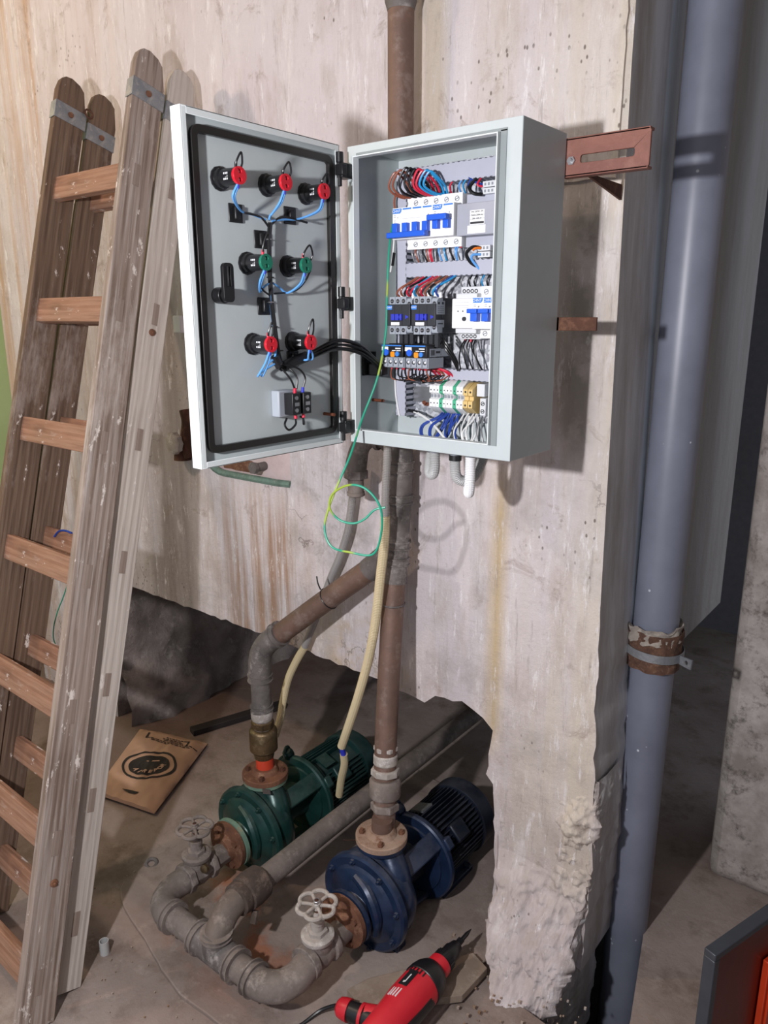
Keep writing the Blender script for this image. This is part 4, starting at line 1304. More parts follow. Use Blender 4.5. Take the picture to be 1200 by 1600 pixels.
# bundle crossing the hinge into the cabinet
for k in range(9):
    a = 2 * PI * k / 8
    o1, o2 = (.006 * math.cos(a), .006 * math.sin(a)) if k < 8 else (0, 0)
    dw([(HX + o1 * .6, 1.055, 1.578 + o2), (HX + .006 + o1, 1.090, 1.588 + o2), (HX + .012 + o1, 1.130, 1.600 + o2), (-1.060 + o1, 1.185, 1.618 + o2 * 1.6), (-1.045 + o1 * 1.2, 1.235, 1.610 + o2 * 1.6), (-1.045 + o1, 1.285, 1.585 + o2), (-1.050 + o1 * .8, 1.325, 1.560 + o2)], 'w_black', ('outermost', 'upper outer', 'topmost', 'upper inner', 'innermost', 'lower inner', 'lowest', 'lower outer', 'central')[k] + ' black wire of the thick bundle crossing from door into cabinet', .0023, 'bundle between door and cabinet')
r = thing('harness_sleeve', 'black tape sleeve round the bundle at the lower right of the door', 'cable sleeve', (DI, 1.10, 1.58))
MB().tube([(HX + .001, 1.062, 1.579), (HX + .005, 1.088, 1.588), (HX + .010, 1.118, 1.597)], .0105, 10).build('sleeve', 'black', r)
MB().tube([(HX + .001, 1.052, 1.580), (HX, 1.046, 1.590), (HX, 1.040, 1.600)], .009, 10).build('branch', 'black', r)
r = thing('cable_mount', 'black cable mount on the inner left side of the cabinet holding the bundle', 'cable clip', (X0, 1.33, 1.57))
MB().box(X0 + t_, X0 + .008, 1.300, 1.345, 1.548, 1.600).build('base', 'black', r, bevel=.0015)
MB().box(X0 + .008, X0 + .050, 1.312, 1.334, 1.548, 1.574).build('saddle', 'black', r, bevel=.003)
dw([(-1.05, 1.33, 1.575), (-1.045, 1.35, 1.585), (-1.035, 1.365, 1.575)], 'w_black', 'short black cable from the side mount to the overload relays', .004)
# selector switch contact block
sx, sy, sz = DI, 1.070, 1.508
r = thing('selector_switch', 'grey and black selector switch contact blocks low on the open door', 'switch', (sx, sy, sz))
MB().box(sx, sx + .022, sy - .032, sy + .014, sz - .026, sz + .026).build('adapter', 'relay_grey', r, bevel=.003)
for k, dy in enumerate((-.008, .022)):
    mb = MB()
    mb.box(sx + .022, sx + .046, sy + dy - .010, sy + dy + .012, sz - .021, sz + .021)
    cb = mb.build('contact_block', 'black', r, bevel=.0012)
    mb = MB()
    for m in (-1, 1):
        mb.cyl((sx + .046, sy + dy, sz + .012 * m), (sx + .048, sy + dy, sz + .012 * m), .004, n=12)
    mb.box(sx + .046, sx + .0463, sy + dy - .004, sy + dy + .008, sz - .004, sz + .003)
    mb.split(.007, 'terminal_screw', 'steel', cb)
for k, (dy, cr, nm) in enumerate(((-.004, 'w_red', 'left'), (.018, 'navy_plastic', 'right'))):
    tag(MB().cyl((sx + .038, sy + dy, sz + .019), (sx + .039, sy + dy, sz + .031), .0032, n=8).build('wire_ferrule', cr), '%s crimp on top of the selector switch' % ('red' if k == 0 else 'dark blue'), 'wire sleeve')
    tag(MB().cyl((sx + .038, sy + dy, sz - .019), (sx + .039, sy + dy, sz - .029), .0032, n=8).build('wire_ferrule', 'w_red'), '%s red crimp under the selector switch' % nm, 'wire sleeve')
    dw([(sx + .038, sy + dy, sz - .026), (sx + .040, sy + dy - .002, sz - .040), (sx + .036, sy + dy - .016 + .02 * k, sz - .050 + .008 * k), (sx + .030, sy + dy - .022 + .03 * k, sz - .040 + .008 * k), (sx + .026, sy + dy - .012 + .014 * k, sz - .028)], 'w_black', '%s black wire loop below the selector switch' % nm, .0022)
dw([(sx + .039, sy - .004, sz + .028), (sx + .038, sy - .014, sz + .048), (sx + .026, sy - .022, sz + .066), (HX, 1.052, 1.582)], 'w_black', 'left black wire rising from the selector switch', .0020)
dw([(sx + .040, sy - .001, sz + .028), (sx + .040, sy + .002, sz + .048), (sx + .028, sy + .002, sz + .062), (HX, 1.066, 1.580)], 'w_black', 'middle black wire rising from the selector switch', .0020)
dw([(sx + .039, sy + .018, sz + .028), (sx + .042, sy + .022, sz + .050), (sx + .036, sy + .008, sz + .068), (HX + .01, sy - .020, sz + .076), (HX, 1.050, 1.585)], 'w_black', 'right black wire arching up from the selector switch', .0020)

# ================================================================== AROUND THE CABINET
br = thing('mounting_bracket', 'reddish-brown slotted steel bracket holding the upper right of the cabinet', 'bracket', (-.61, 1.45, 1.965))
mb = MB()
mb.prism([(-.70, 1.930), (-.538, 1.930), (-.534, 1.935), (-.534, 1.992), (-.538, 1.997), (-.70, 1.997)], (0, 1.436, 0), (1, 0, 0), (0, 0, 1), (0, .006, 0), holes=[rrect(-.665, -.562, 1.952, 1.966, .004)])
mb.box(-.70, -.536, 1.436, 1.458, 1.993, 1.998).box(-.70, -.536, 1.436, 1.458, 1.929, 1.934)
mb.build('channel', 'bracket_red', br, bevel=.0015)
mb = MB()
mb.prism([(1.442, 1.934), (1.61, 1.934), (1.61, 1.905), (1.455, 1.928)], (-.655, 0, 0), (0, 1, 0), (0, 0, 1), (.005, 0, 0))
mb.build('wall_arm', 'rust_dark', br)
mb = MB()
hexnut(mb, (-.682, 1.436, 1.957), (0, -1, 0), .008, .005)
mb.cyl((-.682, 1.431, 1.957), (-.682, 1.424, 1.957), .004, n=10)
mb.build('bolt', 'steel', br)
tag(MB().box(-.70, -.612, 1.436, 1.441, 1.646, 1.672).box(-.70, -.69, 1.436, 1.61, 1.646, 1.672).build('mounting_bracket', 'rust_dark', bevel=.001), 'small dark rusty flat bracket behind the middle right of the cabinet', 'bracket')

# flexible conduits hanging from the cabinet bottom
def gland(x, y, parent):
    mb = MB()
    hexnut(mb, (x, y, 1.406), (0, 0, -1), .016, .006)
    mb.cyl((x, y, 1.400), (x, y, 1.388), .0125, n=16)
    mb.build('gland', 'relay_grey', parent)
for i, (x, pts, mt, lab) in enumerate((
    (-.926, [(-.926, 1.35, 1.395), (-.926, 1.352, 1.360), (-.934, 1.358, 1.338), (-.950, 1.368, 1.336), (-.962, 1.385, 1.355), (-.968, 1.400, 1.375), (-.972, 1.42, 1.40), (-.974, 1.50, 1.45)], 'cond_lgrey', 'grey corrugated conduit bending into a U, leftmost under the cabinet'),
    (-.872, [(-.872, 1.35, 1.395), (-.873, 1.352, 1.355), (-.870, 1.360, 1.334), (-.858, 1.380, 1.328), (-.850, 1.405, 1.345), (-.850, 1.44, 1.385), (-.850, 1.52, 1.45)], 'cond_lgrey', 'grey corrugated conduit with a black sleeve, middle one under the cabinet'),
    (-.834, [(-.834, 1.35, 1.395), (-.834, 1.350, 1.345), (-.838, 1.355, 1.318), (-.850, 1.373, 1.304), (-.866, 1.398, 1.312), (-.878, 1.420, 1.340), (-.882, 1.448, 1.39), (-.884, 1.50, 1.46)], 'cond_white', 'white corrugated conduit, rightmost under the cabinet'))):
    r = thing('flexible_conduit', lab, 'conduit', (x, 1.35, 1.30))
    MB().tube(pts, .0118, 14, 8, rib=(.0036, .0016)).build('hose', mt, r, ang=20)
    gland(x, 1.35, r)
    if i == 1:
        MB().cyl((x, 1.35, 1.388), (x, 1.35, 1.376), .0135, n=18).build('sleeve', 'black', r)
# earth wire hanging out of the cabinet
ew = [(-1.054,1.385,1.883),(-1.049,1.360,1.865),(-1.040,1.335,1.805),(-1.037,1.325,1.720),(-1.033,1.315,1.640),(-1.036,1.290,1.547),(-1.051,1.255,1.460),(-1.037,1.200,1.392),(-1.044,1.170,1.338),(-1.056,1.150,1.284),(-1.061,1.140,1.238),(-1.042,1.140,1.202),(-0.997,1.150,1.195),(-0.953,1.170,1.195),(-0.931,1.170,1.246),(-0.926,1.160,1.302),(-0.954,1.150,1.337),(-0.991,1.140,1.342),(-1.036,1.140,1.317),(-1.045,1.140,1.285),(-1.028,1.150,1.261),(-0.998,1.160,1.256),(-0.975,1.170,1.267),(-0.957,1.180,1.287),(-0.936,1.190,1.294)]
tag(MB().tube(ew, .0024, 8, 7).build('earth_wire', 'earth'), 'green and yellow earth wire hanging out of the cabinet and ending in a loop', 'wire')

# ================================================================== PIPES
def collar(mb, p, d, r, h, lip=.0035):
    mb.revolve(V(p) - V(d).normalized() * h / 2, d, [(0, r), (0, r + lip), (h * .16, r + lip), (h * .2, r + lip * .35), (h * .8, r + lip * .35), (h * .84, r + lip), (h, r + lip), (h, r)], 24)
# main riser from the blue pump
rz = thing('riser_pipe', 'tall brown steel pipe rising from the blue pump and passing behind the cabinet', 'pipe', (-1.122, 1.42, .31))
main = [(-1.122, 1.42, .30), (-1.142, 1.452, .54), (-1.160, 1.495, .80), (-1.170, 1.530, 1.03), (-1.172, 1.550, 1.28), (-1.173, 1.552, 1.6), (-1.174, 1.552, 2.05), (-1.176, 1.552, 2.8)]
MB().tube(main, .0305, 22, 8).build('pipe', 'pipe_brown', rz)
def on_main(z):
    P = smooth_path(main, 16)
    return min(P, key=lambda q: abs(q.z - z))
MB().tube([on_main(.985), on_main(1.06), on_main(1.15), on_main(1.22), on_main(1.31), on_main(1.38)], .0335, 24, 6).build('fitting_sleeve', 'pipe_grey', rz)
for z, h, nm in ((1.295, .030, 'collar'), (1.205, .024, 'collar'), (1.085, .022, 'collar'), (1.045, .020, 'collar')):
    mb = MB()
    collar(mb, on_main(z), V(on_main(z + .02)) - V(on_main(z - .02)), .0335, h, .0055)
    mb.build(nm, 'pipe_grey', rz, ang=30)
mb = MB()
mb.torus(on_main(.935), (0, 0, 1), .031, .0028, 24, 6)
mb.tube([on_main(.935) + V((-.012, -.031, 0)), on_main(.935) + V((-.022, -.040, -.002)), on_main(.935) + V((-.030, -.036, .002))], .0014, 6)
mb.build('wire_wrap', 'pipe_grey', rz)
MB().revolve((-1.175, 1.552, 2.345), (0, 0, 1), [(0, .031), (.02, .037), (.3, .037)], 24).build('socket', 'pipe_grey', rz, ang=50)
# side elbow and union at the top of the fitting
mb = MB()
mb.tube([(-1.172, 1.548, 1.372), (-1.205, 1.535, 1.372), (-1.245, 1.520, 1.368), (-1.268, 1.508, 1.345), (-1.275, 1.500, 1.310), (-1.277, 1.497, 1.280)], lambda t: .0265 + .002 * math.sin(t * 9), 18, 6)
mb.build('side_elbow', 'pipe_grey', rz)
mb = MB()
mb.revolve((-1.200, 1.536, 1.372), (-1, -.3, 0), [(0, .031), (0, .036), (.010, .036), (.012, .031)], 20)
mb.revolve((-1.222, 1.529, 1.371), (-1, -.3, 0), [(0, .028), (0, .034), (.010, .034), (.012, .028)], 20)
hexnut(mb, (-1.277, 1.497, 1.283), (0, 0, -1), .033, .022)
mb.split(.01, 'union_nut', 'pipe_grey', rz, bevel=.0015)
mb = MB()
mb.cyl((-1.277, 1.497, 1.262), (-1.277, 1.497, 1.222), .021, n=18).revolve((-1.277, 1.497, 1.212), (0, 0, 1), [(0, .018), (.003, .024), (.012, .024)], 18)
mb.build('plugged_stub', 'pipe_dust', rz)
# stack of unions above the blue pump
U = [(.535, .034, .014, 6, 'pipe_white'), (.505, .0335, .030, 24, 'pipe_white'), (.470, .040, .020, 8, 'pipe_white'), (.425, .0435, .055, 24, 'pipe_dust'), (.372, .040, .022, 6, 'pipe_dust')]
ax_ = (V(main[1]) - V(main[0])).normalized()
def on_low(z):
    return V(main[0]) + ax_ * ((z - main[0][2]) / ax_.z)
for z, r_, h, n_, mt in U:
    c = on_low(z)
    mb = MB()
    mb.revolve(c - ax_ * h / 2, ax_, [(0, r_ * .9), (h * .12, r_), (h * .88, r_), (h, r_ * .9)], n_)
    mb.build('union_nut' if n_ < 20 else 'union_body', mt, rz, bevel=.0012)

# diagonal riser of the green pump
gz = thing('riser_pipe', 'brown steel pipe running diagonally up from the green pump into the main riser', 'pipe', (-1.575, 1.41, .31))
GX = -1.578
MB().tube([(-1.205, 1.538, 1.045), (-1.24, 1.535, 1.018), (-1.42, 1.490, .868), (-1.575, 1.448, .735)], .0315, 22, 6).build('pipe', 'pipe_brown', gz)
MB().tube([(-1.165, 1.535, 1.085), (-1.215, 1.535, 1.04), (-1.26, 1.530, 1.00)], .0345, 22, 5).build('tee_branch', 'pipe_grey', gz)
MB().tube([(-1.552, 1.456, .757), (-1.590, 1.444, .722), (-1.608, 1.436, .690), (-1.612, 1.430, .650), (-1.610, 1.428, .618)], .0345, 22, 6).build('elbow', 'pipe_grey', gz)
MB().tube([(-1.610, 1.428, .63), (-1.600, 1.420, .50), (-1.590, 1.412, .40)], .0300, 22, 6).build('lower_pipe', 'pipe_grey', gz)
mb = MB()
collar(mb, (-1.552, 1.456, .757), (-.8, -.2, -.62), .0345, .022, .005)
collar(mb, (-1.610, 1.428, .612), (0, 0, 1), .034, .020, .005)
collar(mb, (-1.603, 1.423, .515), (.08, .06, -1), .031, .018, .005)
mb.split(.02, 'collar', 'pipe_grey', gz, ang=30)
MB().revolve((-1.600, 1.420, .478), (0, 0, 1), [(0, .0315), (.008, .034), (.022, .034), (.028, .031)], 24).build('sealant_ring', 'pipe_white', gz)
mb = MB()
mb.revolve((-1.597, 1.418, .452), (0, 0, 1), [(0, .030), (.002, .035), (.022, .035), (.026, .030)], 8)
mb.revolve((-1.594, 1.416, .372), (0, 0, 1), [(0, .034), (.004, .036), (.008, .043), (.070, .043), (.076, .040), (.080, .033)], 28)
mb.revolve((-1.590, 1.412, .355), (0, 0, 1), [(0, .030), (.020, .034)], 20)
mb.build('check_valve', 'brass', gz)
MB().cyl((-1.585, 1.410, .318), (-1.588, 1.412, .362), .0275, n=22).build('painted_nipple', 'red_paint', gz)
mb = MB()
c0 = V((-1.385, 1.499, .897))
dd = V((-.37, -.09, -.31)).normalized()
mb.torus(c0, dd, .0325, .0016, 28, 6)
mb.tube([c0 + V((-.012, -.020, .030)), c0 + V((-.02, -.022, .048)), c0 + V((-.028, -.018, .066))], .0022, 6)
tag(mb.build('cable_tie', 'black'), 'black cable tie round the diagonal brown pipe, its tail sticking up', 'cable tie')

# long conduits to the motors
cg = thing('flexible_conduit', 'long conduit to the green pump, grey above and cream below, passing behind the diagonal pipe', 'conduit', (-1.62, 1.56, .40))
pth = [(-1.343,1.575,1.285),(-1.353,1.575,1.206),(-1.364,1.575,1.140),(-1.377,1.575,1.077),(-1.410,1.575,0.994),(-1.447,1.575,0.921),(-1.492,1.575,0.819),(-1.532,1.575,0.735),(-1.562,1.575,0.673)]
MB().tube(pth, .0115, 12, 8, rib=(.0042, .0012)).build('grey_hose', 'cond_grey', cg, ang=20)
MB().tube([pth[-1]] + [(-1.599,1.570,0.610),(-1.626,1.560,0.545),(-1.633,1.540,0.470),(-1.626,1.520,0.426),(-1.632,1.500,0.369)], .0125, 12, 8, rib=(.0042, .0008)).build('cream_hose', 'cond_cream', cg, ang=20)
cb_ = thing('flexible_conduit', 'long cream corrugated conduit curving down to the green motor, grey at its top', 'conduit', (-1.30, 1.5, .5))
MB().tube([(-1.149,1.470,1.374),(-1.151,1.470,1.323),(-1.155,1.470,1.260),(-1.153,1.465,1.208),(-1.149,1.460,1.176)], .0105, 12, 8, rib=(.0042, .0010)).build('grey_hose', 'cond_grey', cb_, ang=20)
MB().tube([(-1.149,1.460,1.186),(-1.153,1.460,1.111),(-1.166,1.460,1.014),(-1.179,1.460,0.912),(-1.202,1.460,0.796),(-1.241,1.470,0.685),(-1.295,1.490,0.563),(-1.364,1.520,0.424)], .0130, 12, 8, rib=(.0046, .0012)).build('cream_hose', 'cond_cream', cb_, ang=20)
MB().tube([(-1.363,1.520,0.433),(-1.366,1.525,0.412),(-1.365,1.530,0.384)], .0085, 10).build('blue_joint', 'navy_plastic', cb_)
MB().tube([(-1.365,1.530,0.392),(-1.372,1.540,0.347),(-1.404,1.560,0.273),(-1.432,1.580,0.195)], .0120, 12, 8, rib=(.0046, .0008)).build('lower_cream_hose', 'cond_cream', cb_, ang=20)

# ================================================================== PUMPS
def pump(label, loc, iron, rib, sc_rust, top_rust, col):
    """axis along +Y; local origin on the floor under the volute; discharge flange straight above"""
    r = thing('water_pump', label, 'pump', loc)
    H = .140
    def B(mb, n, m, par=None, **k):
        o = mb.build(n, m, par or r, local=True, **k)
        return o
    # front casing disc
    mb = MB()
    mb.revolve((0, -.085, H), (0, 1, 0), [(0, .132), (.004, .139), (.018, .141), (.024, .134)], 44)
    mb.revolve((0, -.085, H), (0, -1, 0), [(0, .112), (.006, .104), (.016, .078), (.028, .052), (.042, .042), (.054, .040)], 32, cap=False)
    B(mb, 'casing_cover', iron, ang=28)
    mb = MB()
    for k in range(8):
        a = 2 * PI * k / 8 + .25
        c = (math.cos(a) * .122, -.085, H + math.sin(a) * .122)
        hexnut(mb, c, (0, -1, 0), .0085, .007)
        mb.cyl((c[0], -.092, c[2]), (c[0], -.099, c[2]), .0045, n=8)
    mb.split(.02, 'cover_bolt', iron, r, local=True)
    # suction horn below: curved web on the cover
    mb = MB()
    mb.tube([(-.015, -.090, H + .082), (.035, -.102, H + .066), (.068, -.108, H + .015), (.064, -.108, H - .040)], lambda t: .017 - .006 * abs(t - .5), 10, 6)
    B(mb, 'suction_web', iron)
    # volute
    mb = MB()
    mb.revolve((0, -.055, H), (0, 1, 0), [(-.010, .118), (.010, .126), (.035, .129), (.060, .118), (.075, .088), (.090, .060)], 40)
    B(mb, 'volute', iron, ang=50)
    # discharge neck
    mb = MB()
    mb.tube([(.060, -.018, H + .02), (.062, -.015, H + .07), (.030, -.004, H + .115), (.006, 0, H + .150)], lambda t: .044 - .010 * t, 18, 6)
    mb.tube([(-.055, -.020, H + .06), (-.030, -.010, H + .10), (0, 0, H + .145)], lambda t: .034, 16, 6)
    B(mb, 'discharge_neck', iron)
    mb = MB()
    mb.revolve((0, 0, H + .140), (0, 0, 1), [(0, .050), (.002, .069), (.013, .069), (.014, .060)], 36)
    B(mb, 'discharge_flange', 'green_scale' if iron == 'green_iron' else iron, ang=30)
    mb = MB()
    mb.revolve((0, 0, H + .154), (0, 0, 1), [(0, .066), (0, .071), (.014, .071), (.016, .068), (.016, .043), (.022, .040), (.030, .034)], 40)
    B(mb, 'companion_flange', top_rust, ang=30)
    mb = MB()
    for k in range(4):
        a = 2 * PI * k / 4 + .62
        c = (math.cos(a) * .054, math.sin(a) * .054, H + .170)
        hexnut(mb, c, (0, 0, 1), .0085, .007)
        mb.cyl((c[0], c[1], c[2] + .007), (c[0], c[1], c[2] + .012), .0055, n=8)
    mb.split(.02, 'flange_bolt', sc_rust, r, local=True)
    mb = MB()
    mb.cyl((0, 0, H + .168), (.002, .001, H + .215), .0285, n=20)
    if iron != 'green_iron':
        B(mb, 'nipple', 'pipe_brown')
    # metal tag between flanges
    mb = MB()
    sgn = 1 if iron == 'green_iron' else -1
    mb.obox((sgn * .055, -.048, H + .150), (.016, -sgn * .012, 0), (-.007, -.009, .003), (0, 0, .001))
    B(mb, 'gasket_tab', 'pipe_grey' if sgn > 0 else 'rust_dark')
    # suction flanges
    mb = MB()
    mb.revolve((0, -.137, H), (0, -1, 0), [(0, .040), (0, .074), (.012, .074), (.014, .060)], 36)
    B(mb, 'suction_flange', 'green_scale' if iron == 'green_iron' else iron, ang=30)
    mb = MB()
    mb.revolve((0, -.153, H), (0, -1, 0), [(0, .040), (0, .072), (.014, .072), (.016, .066), (.018, .045), (.034, .036)], 36)
    B(mb, 'rusty_companion_flange', 'rust', ang=30)
    mb = MB()
    for k in range(4):
        a = 2 * PI * k / 4 + .6
        hexnut(mb, (math.cos(a) * .055, -.168, H + math.sin(a) * .055), (0, -1, 0), .010, .009)
    mb.split(.02, 'suction_bolt', 'rust', r, local=True)
    # lantern: open cage between volute and motor
    mb = MB()
    mb.revolve((0, .035, H), (0, 1, 0), [(0, .062), (.05, .050), (.11, .056)], 24)
    B(mb, 'bearing_housing', rib)
    for a in (50, 168, 285):
        a = math.radians(a)
        u = V((math.cos(a), 0, math.sin(a)))
        w_ = V((-math.sin(a), 0, math.cos(a)))
        mb = MB()
        c0_, c1_ = V((0, .015, H)) + u * .095, V((0, .160, H)) + u * .115
        mb.obox((c0_ + c1_) / 2, (c1_ - c0_) / 2, w_ * .028, u * .007)
        B(mb, 'lantern_arm', iron, bevel=.004)
    mb = MB()
    mb.revolve((0, .150, H), (0, 1, 0), [(0, .098), (0, .128), (.004, .133), (.016, .133), (.018, .120), (.040, .112)], 44)
    B(mb, 'motor_flange', iron, ang=30)
    mb = MB()
    mb.revolve((0, .150, H), (0, -1, 0), [(-.01, .104), (.006, .100), (.012, .080), (.016, .055)], 36)
    B(mb, 'end_shield', iron)
    for a in (38, 142):
        a = math.radians(a)
        u = V((math.cos(a), 0, math.sin(a)))
        mb = MB()
        mb.obox(V((0, .172, H)) + u * .126, V((-u.z, 0, u.x)) * .018, (0, .014, 0), u * .016)
        B(mb, 'flange_lug', iron, bevel=.005)
    # motor barrel with ribs
    mb = MB()
    mb.revolve((0, .175, H), (0, 1, 0), [(0, .088), (.20, .088)], 40)
    n_ = 46
    for k in range(n_):
        a = 2 * PI * k / n_
        if math.sin(a) > .25 and .12 < math.cos(a) < .62 and iron == 'green_iron':
            continue
        u = V((math.cos(a), 0, math.sin(a)))
        w_ = V((-math.sin(a), 0, math.cos(a)))
        mb.obox(V((0, .278, H)) + u * .096, (0, .098, 0), w_ * .0017, u * .011)
    B(mb, 'motor_barrel', rib, ang=25)
    mb = MB()
    mb.revolve((0, .370, H), (0, 1, 0), [(0, .109), (.002, .113), (.055, .113), (.066, .104), (.070, .060)], 40)
    B(mb, 'fan_cover', rib, ang=30)
    mb = MB()
    a = math.radians(108 if iron != 'green_iron' else 70)
    u = V((math.cos(a), 0, math.sin(a)))
    w_ = V((-math.sin(a), 0, math.cos(a)))
    mb.obox(V((0, .235, H)) + u * .108, (0, .024, 0), w_ * .024, u * .003)
    B(mb, 'rating_plate', 'zinc' if iron != 'green_iron' else iron)
    mb = MB()
    mb.obox((.075, .26, H + .055), (.020, 0, -.020), (0, .030, 0), (.018, 0, .018))
    B(mb, 'terminal_box', rib, bevel=.006)
    mb = MB()
    mb.revolve((-.060, .160, H + .122), (.15, -.4, .9), [(0, .020), (.016, .018), (.024, .010)], 14)
    mb.torus((-.062, .155, H + .140), (.9, .2, .2), .013, .005, 16, 8)
    B(mb, 'lifting_eye', iron)
    # feet
    mb = MB()
    for s in (-1, 1):
        mb.box(s * .062 - .022, s * .062 + .022, .19, .35, .008, .026)
        mb.box(s * .062 - .006, s * .062 + .006, .19, .35, .024, H - .055)
        mb.box(s * .075 - .022, s * .075 + .022, -.055, -.015, .010, .030)
        mb.box(s * .068 - .008, s * .068 + .008, -.050, -.020, .028, H - .050)
    mb.split(.065, 'foot', iron, r, local=True, bevel=.003)
    mb = MB()
    for s in (-1, 1):
        for y in (-.035, .21, .33):
            hexnut(mb, (s * .075, y, .028), (0, 0, 1), .011, .009)
    mb.split(.02, 'anchor_bolt', iron, r, local=True)
    return r
pump('dark blue cast iron water pump with dusty flange and ribbed navy motor', (-1.116, 1.400, 0), 'blue_iron', 'navy_rib', 'rust', 'rust_dusty', 0)
pump('dark green cast iron water pump with rusty flange and red nipple above', (-1.584, 1.408, 0), 'green_iron', 'green_rib', 'rust_dark', 'rust', 1)
# ------------------------------------------------------------------ suction side: bypass pipe, manifold, valves
MZ, MY = .118, .985
bp = thing('bypass_pipe', 'long dusty grey pipe lying between the two pumps and running under the wall', 'pipe', (-1.33, 1.2, .2))
MB().tube([(-1.338, 1.150, .200), (-1.350, 1.6, .200), (-1.372, 2.9, .195)], .0315, 22, 4).build('pipe', 'pipe_dust', bp)
MB().tube([(-1.318, MY, .150), (-1.322, .998, .172), (-1.328, 1.030, .198), (-1.333, 1.075, .207), (-1.338, 1.125, .203)], .0345, 22, 6).build('bend', 'bend', bp)
mb = MB()
mb.revolve((-1.331, 1.062, .206), (-.05, 1, 0), [(0, .036), (.003, .043), (.020, .044), (.026, .042), (.030, .047), (.058, .049), (.090, .046), (.096, .038)], 20)
mb.tube([(-1.300, 1.10, .168), (-1.295, 1.09, .150), (-1.292, 1.083, .142)], .010, 8)
mb.build('rubber_sleeve', 'sleeve', bp)
mf = thing('manifold_pipe', 'thick dusty suction manifold with tee and two elbows in front of the pumps', 'pipe', (-1.33, MY, MZ))
XB, XG = -1.105, -1.578
mb = MB()
mb.tube([(XB + .004, 1.085, .128), (XB + .006, 1.045, .124), (XB - .012, 1.005, .120), (XB - .050, MY, MZ), (XB - .075, MY, MZ)], .0365, 24, 6)
mb.build('elbow', 'pipe_dust', mf)
mb = MB()
mb.tube([(XG, 1.085, .128), (XG - .003, 1.045, .124), (XG + .014, 1.005, .120), (XG + .050, MY, MZ), (XG + .075, MY, MZ)], .0365, 24, 6)
mb.build('elbow', 'pipe_dust', mf)
MB().cyl((XG + .07, MY, MZ), (XB - .07, MY, MZ), .0325, n=24).build('pipe', 'pipe_dust', mf)
mb = MB()
mb.cyl((-1.385, MY, MZ), (-1.250, MY, MZ), .0385, n=24).cyl((-1.318, MY, MZ), (-1.318, MY + .002, MZ + .058), .0385, n=24)
mb.build('tee', 'pipe_grey', mf, bevel=.003)
mb = MB()
for xx, dr_ in ((XB - .078, 1), (XG + .078, 1), (-1.248, 1), (-1.387, 1)):
    collar(mb, (xx, MY, MZ), (1, 0, 0), .036, .020, .008)
collar(mb, (-1.318, MY + .001, MZ + .052), (0, 0, 1), .036, .014, .006)
mb.split(.02, 'collar', 'pipe_dust', mf, ang=30)
for i, (x, lab) in enumerate(((XB, 'dusty gate valve with flower-shaped handwheel in front of the blue pump'), (XG, 'dusty gate valve with flower-shaped handwheel in front of the green pump'))):
    r = thing('gate_valve', lab, 'valve', (x, 1.13, .13))
    mb = MB()
    mb.revolve((x, 1.080, .130), (0, 1, 0), [(0, .036), (0, .044), (.020, .044), (.022, .036), (.050, .040), (.078, .036), (.080, .044), (.098, .044), (.1, .034), (.13, .032), (.155, .032)], 8 if i else 24)
    mb.revolve((x, 1.130, .110), (0, 0, 1), [(0, .020), (.01, .034), (.045, .036), (.068, .036)], 20)
    mb.build('body', 'pipe_dust', r, bevel=.002)
    mb = MB()
    mb.revolve((x, 1.130, .176), (0, 0, 1), [(0, .040), (.004, .042), (.012, .042), (.016, .036)], 28)
    mb.revolve((x, 1.130, .190), (0, 0, 1), [(0, .026), (.012, .026), (.014, .020)], 6)
    mb.revolve((x, 1.130, .200), (0, 0, 1), [(0, .017), (.020, .016), (.022, .019), (.032, .019), (.034, .011), (.052, .010)], 14)
    mb.build('bonnet', 'pipe_white' if i == 0 else 'pipe_dust', r, ang=30)
    MB().cyl((x, 1.130, .24), (x, 1.130, .286), .0055, n=10).build('stem', 'rust_dark', r)
    hz = .272
    mb = MB()
    pts = []
    for k in range(96):
        a = 2 * PI * k / 96
        R_ = .0395 * (1 + .24 * abs(math.cos(3 * a)) ** .7)
        pts.append((x + R_ * math.cos(a), 1.130 + R_ * math.sin(a), hz))
    mb.tube(pts, .0056, 8, closed=True, raw=True)
    for k in range(6):
        a = 2 * PI * (k + .5) / 6
        mb.tube([(x, 1.130, hz - .002), (x + .022 * math.cos(a), 1.130 + .022 * math.sin(a), hz + .001), (x + .039 * math.cos(a), 1.130 + .039 * math.sin(a), hz)], .0042, 8, 3)
    mb.revolve((x, 1.130, hz - .010), (0, 0, 1), [(0, .010), (.016, .010), (.018, .007)], 16)
    mb.build('handwheel', 'pipe_white' if i == 0 else 'pipe_dust', r)
    MB().revolve((x, 1.130, hz + .006), (0, 0, 1), [(0, .009), (.008, .009)], 6).build('wheel_nut', 'steel' if i == 0 else 'pipe_dust', r, bevel=.001)
tag(MB().revolve((XG + .045, 1.125, .165), (.3, -1, .2), [(0, .012), (.010, .012), (.012, .006)], 14).build('drain_plug', 'brass'), 'small brass plug on the side of the gate valve by the green pump', 'plug')

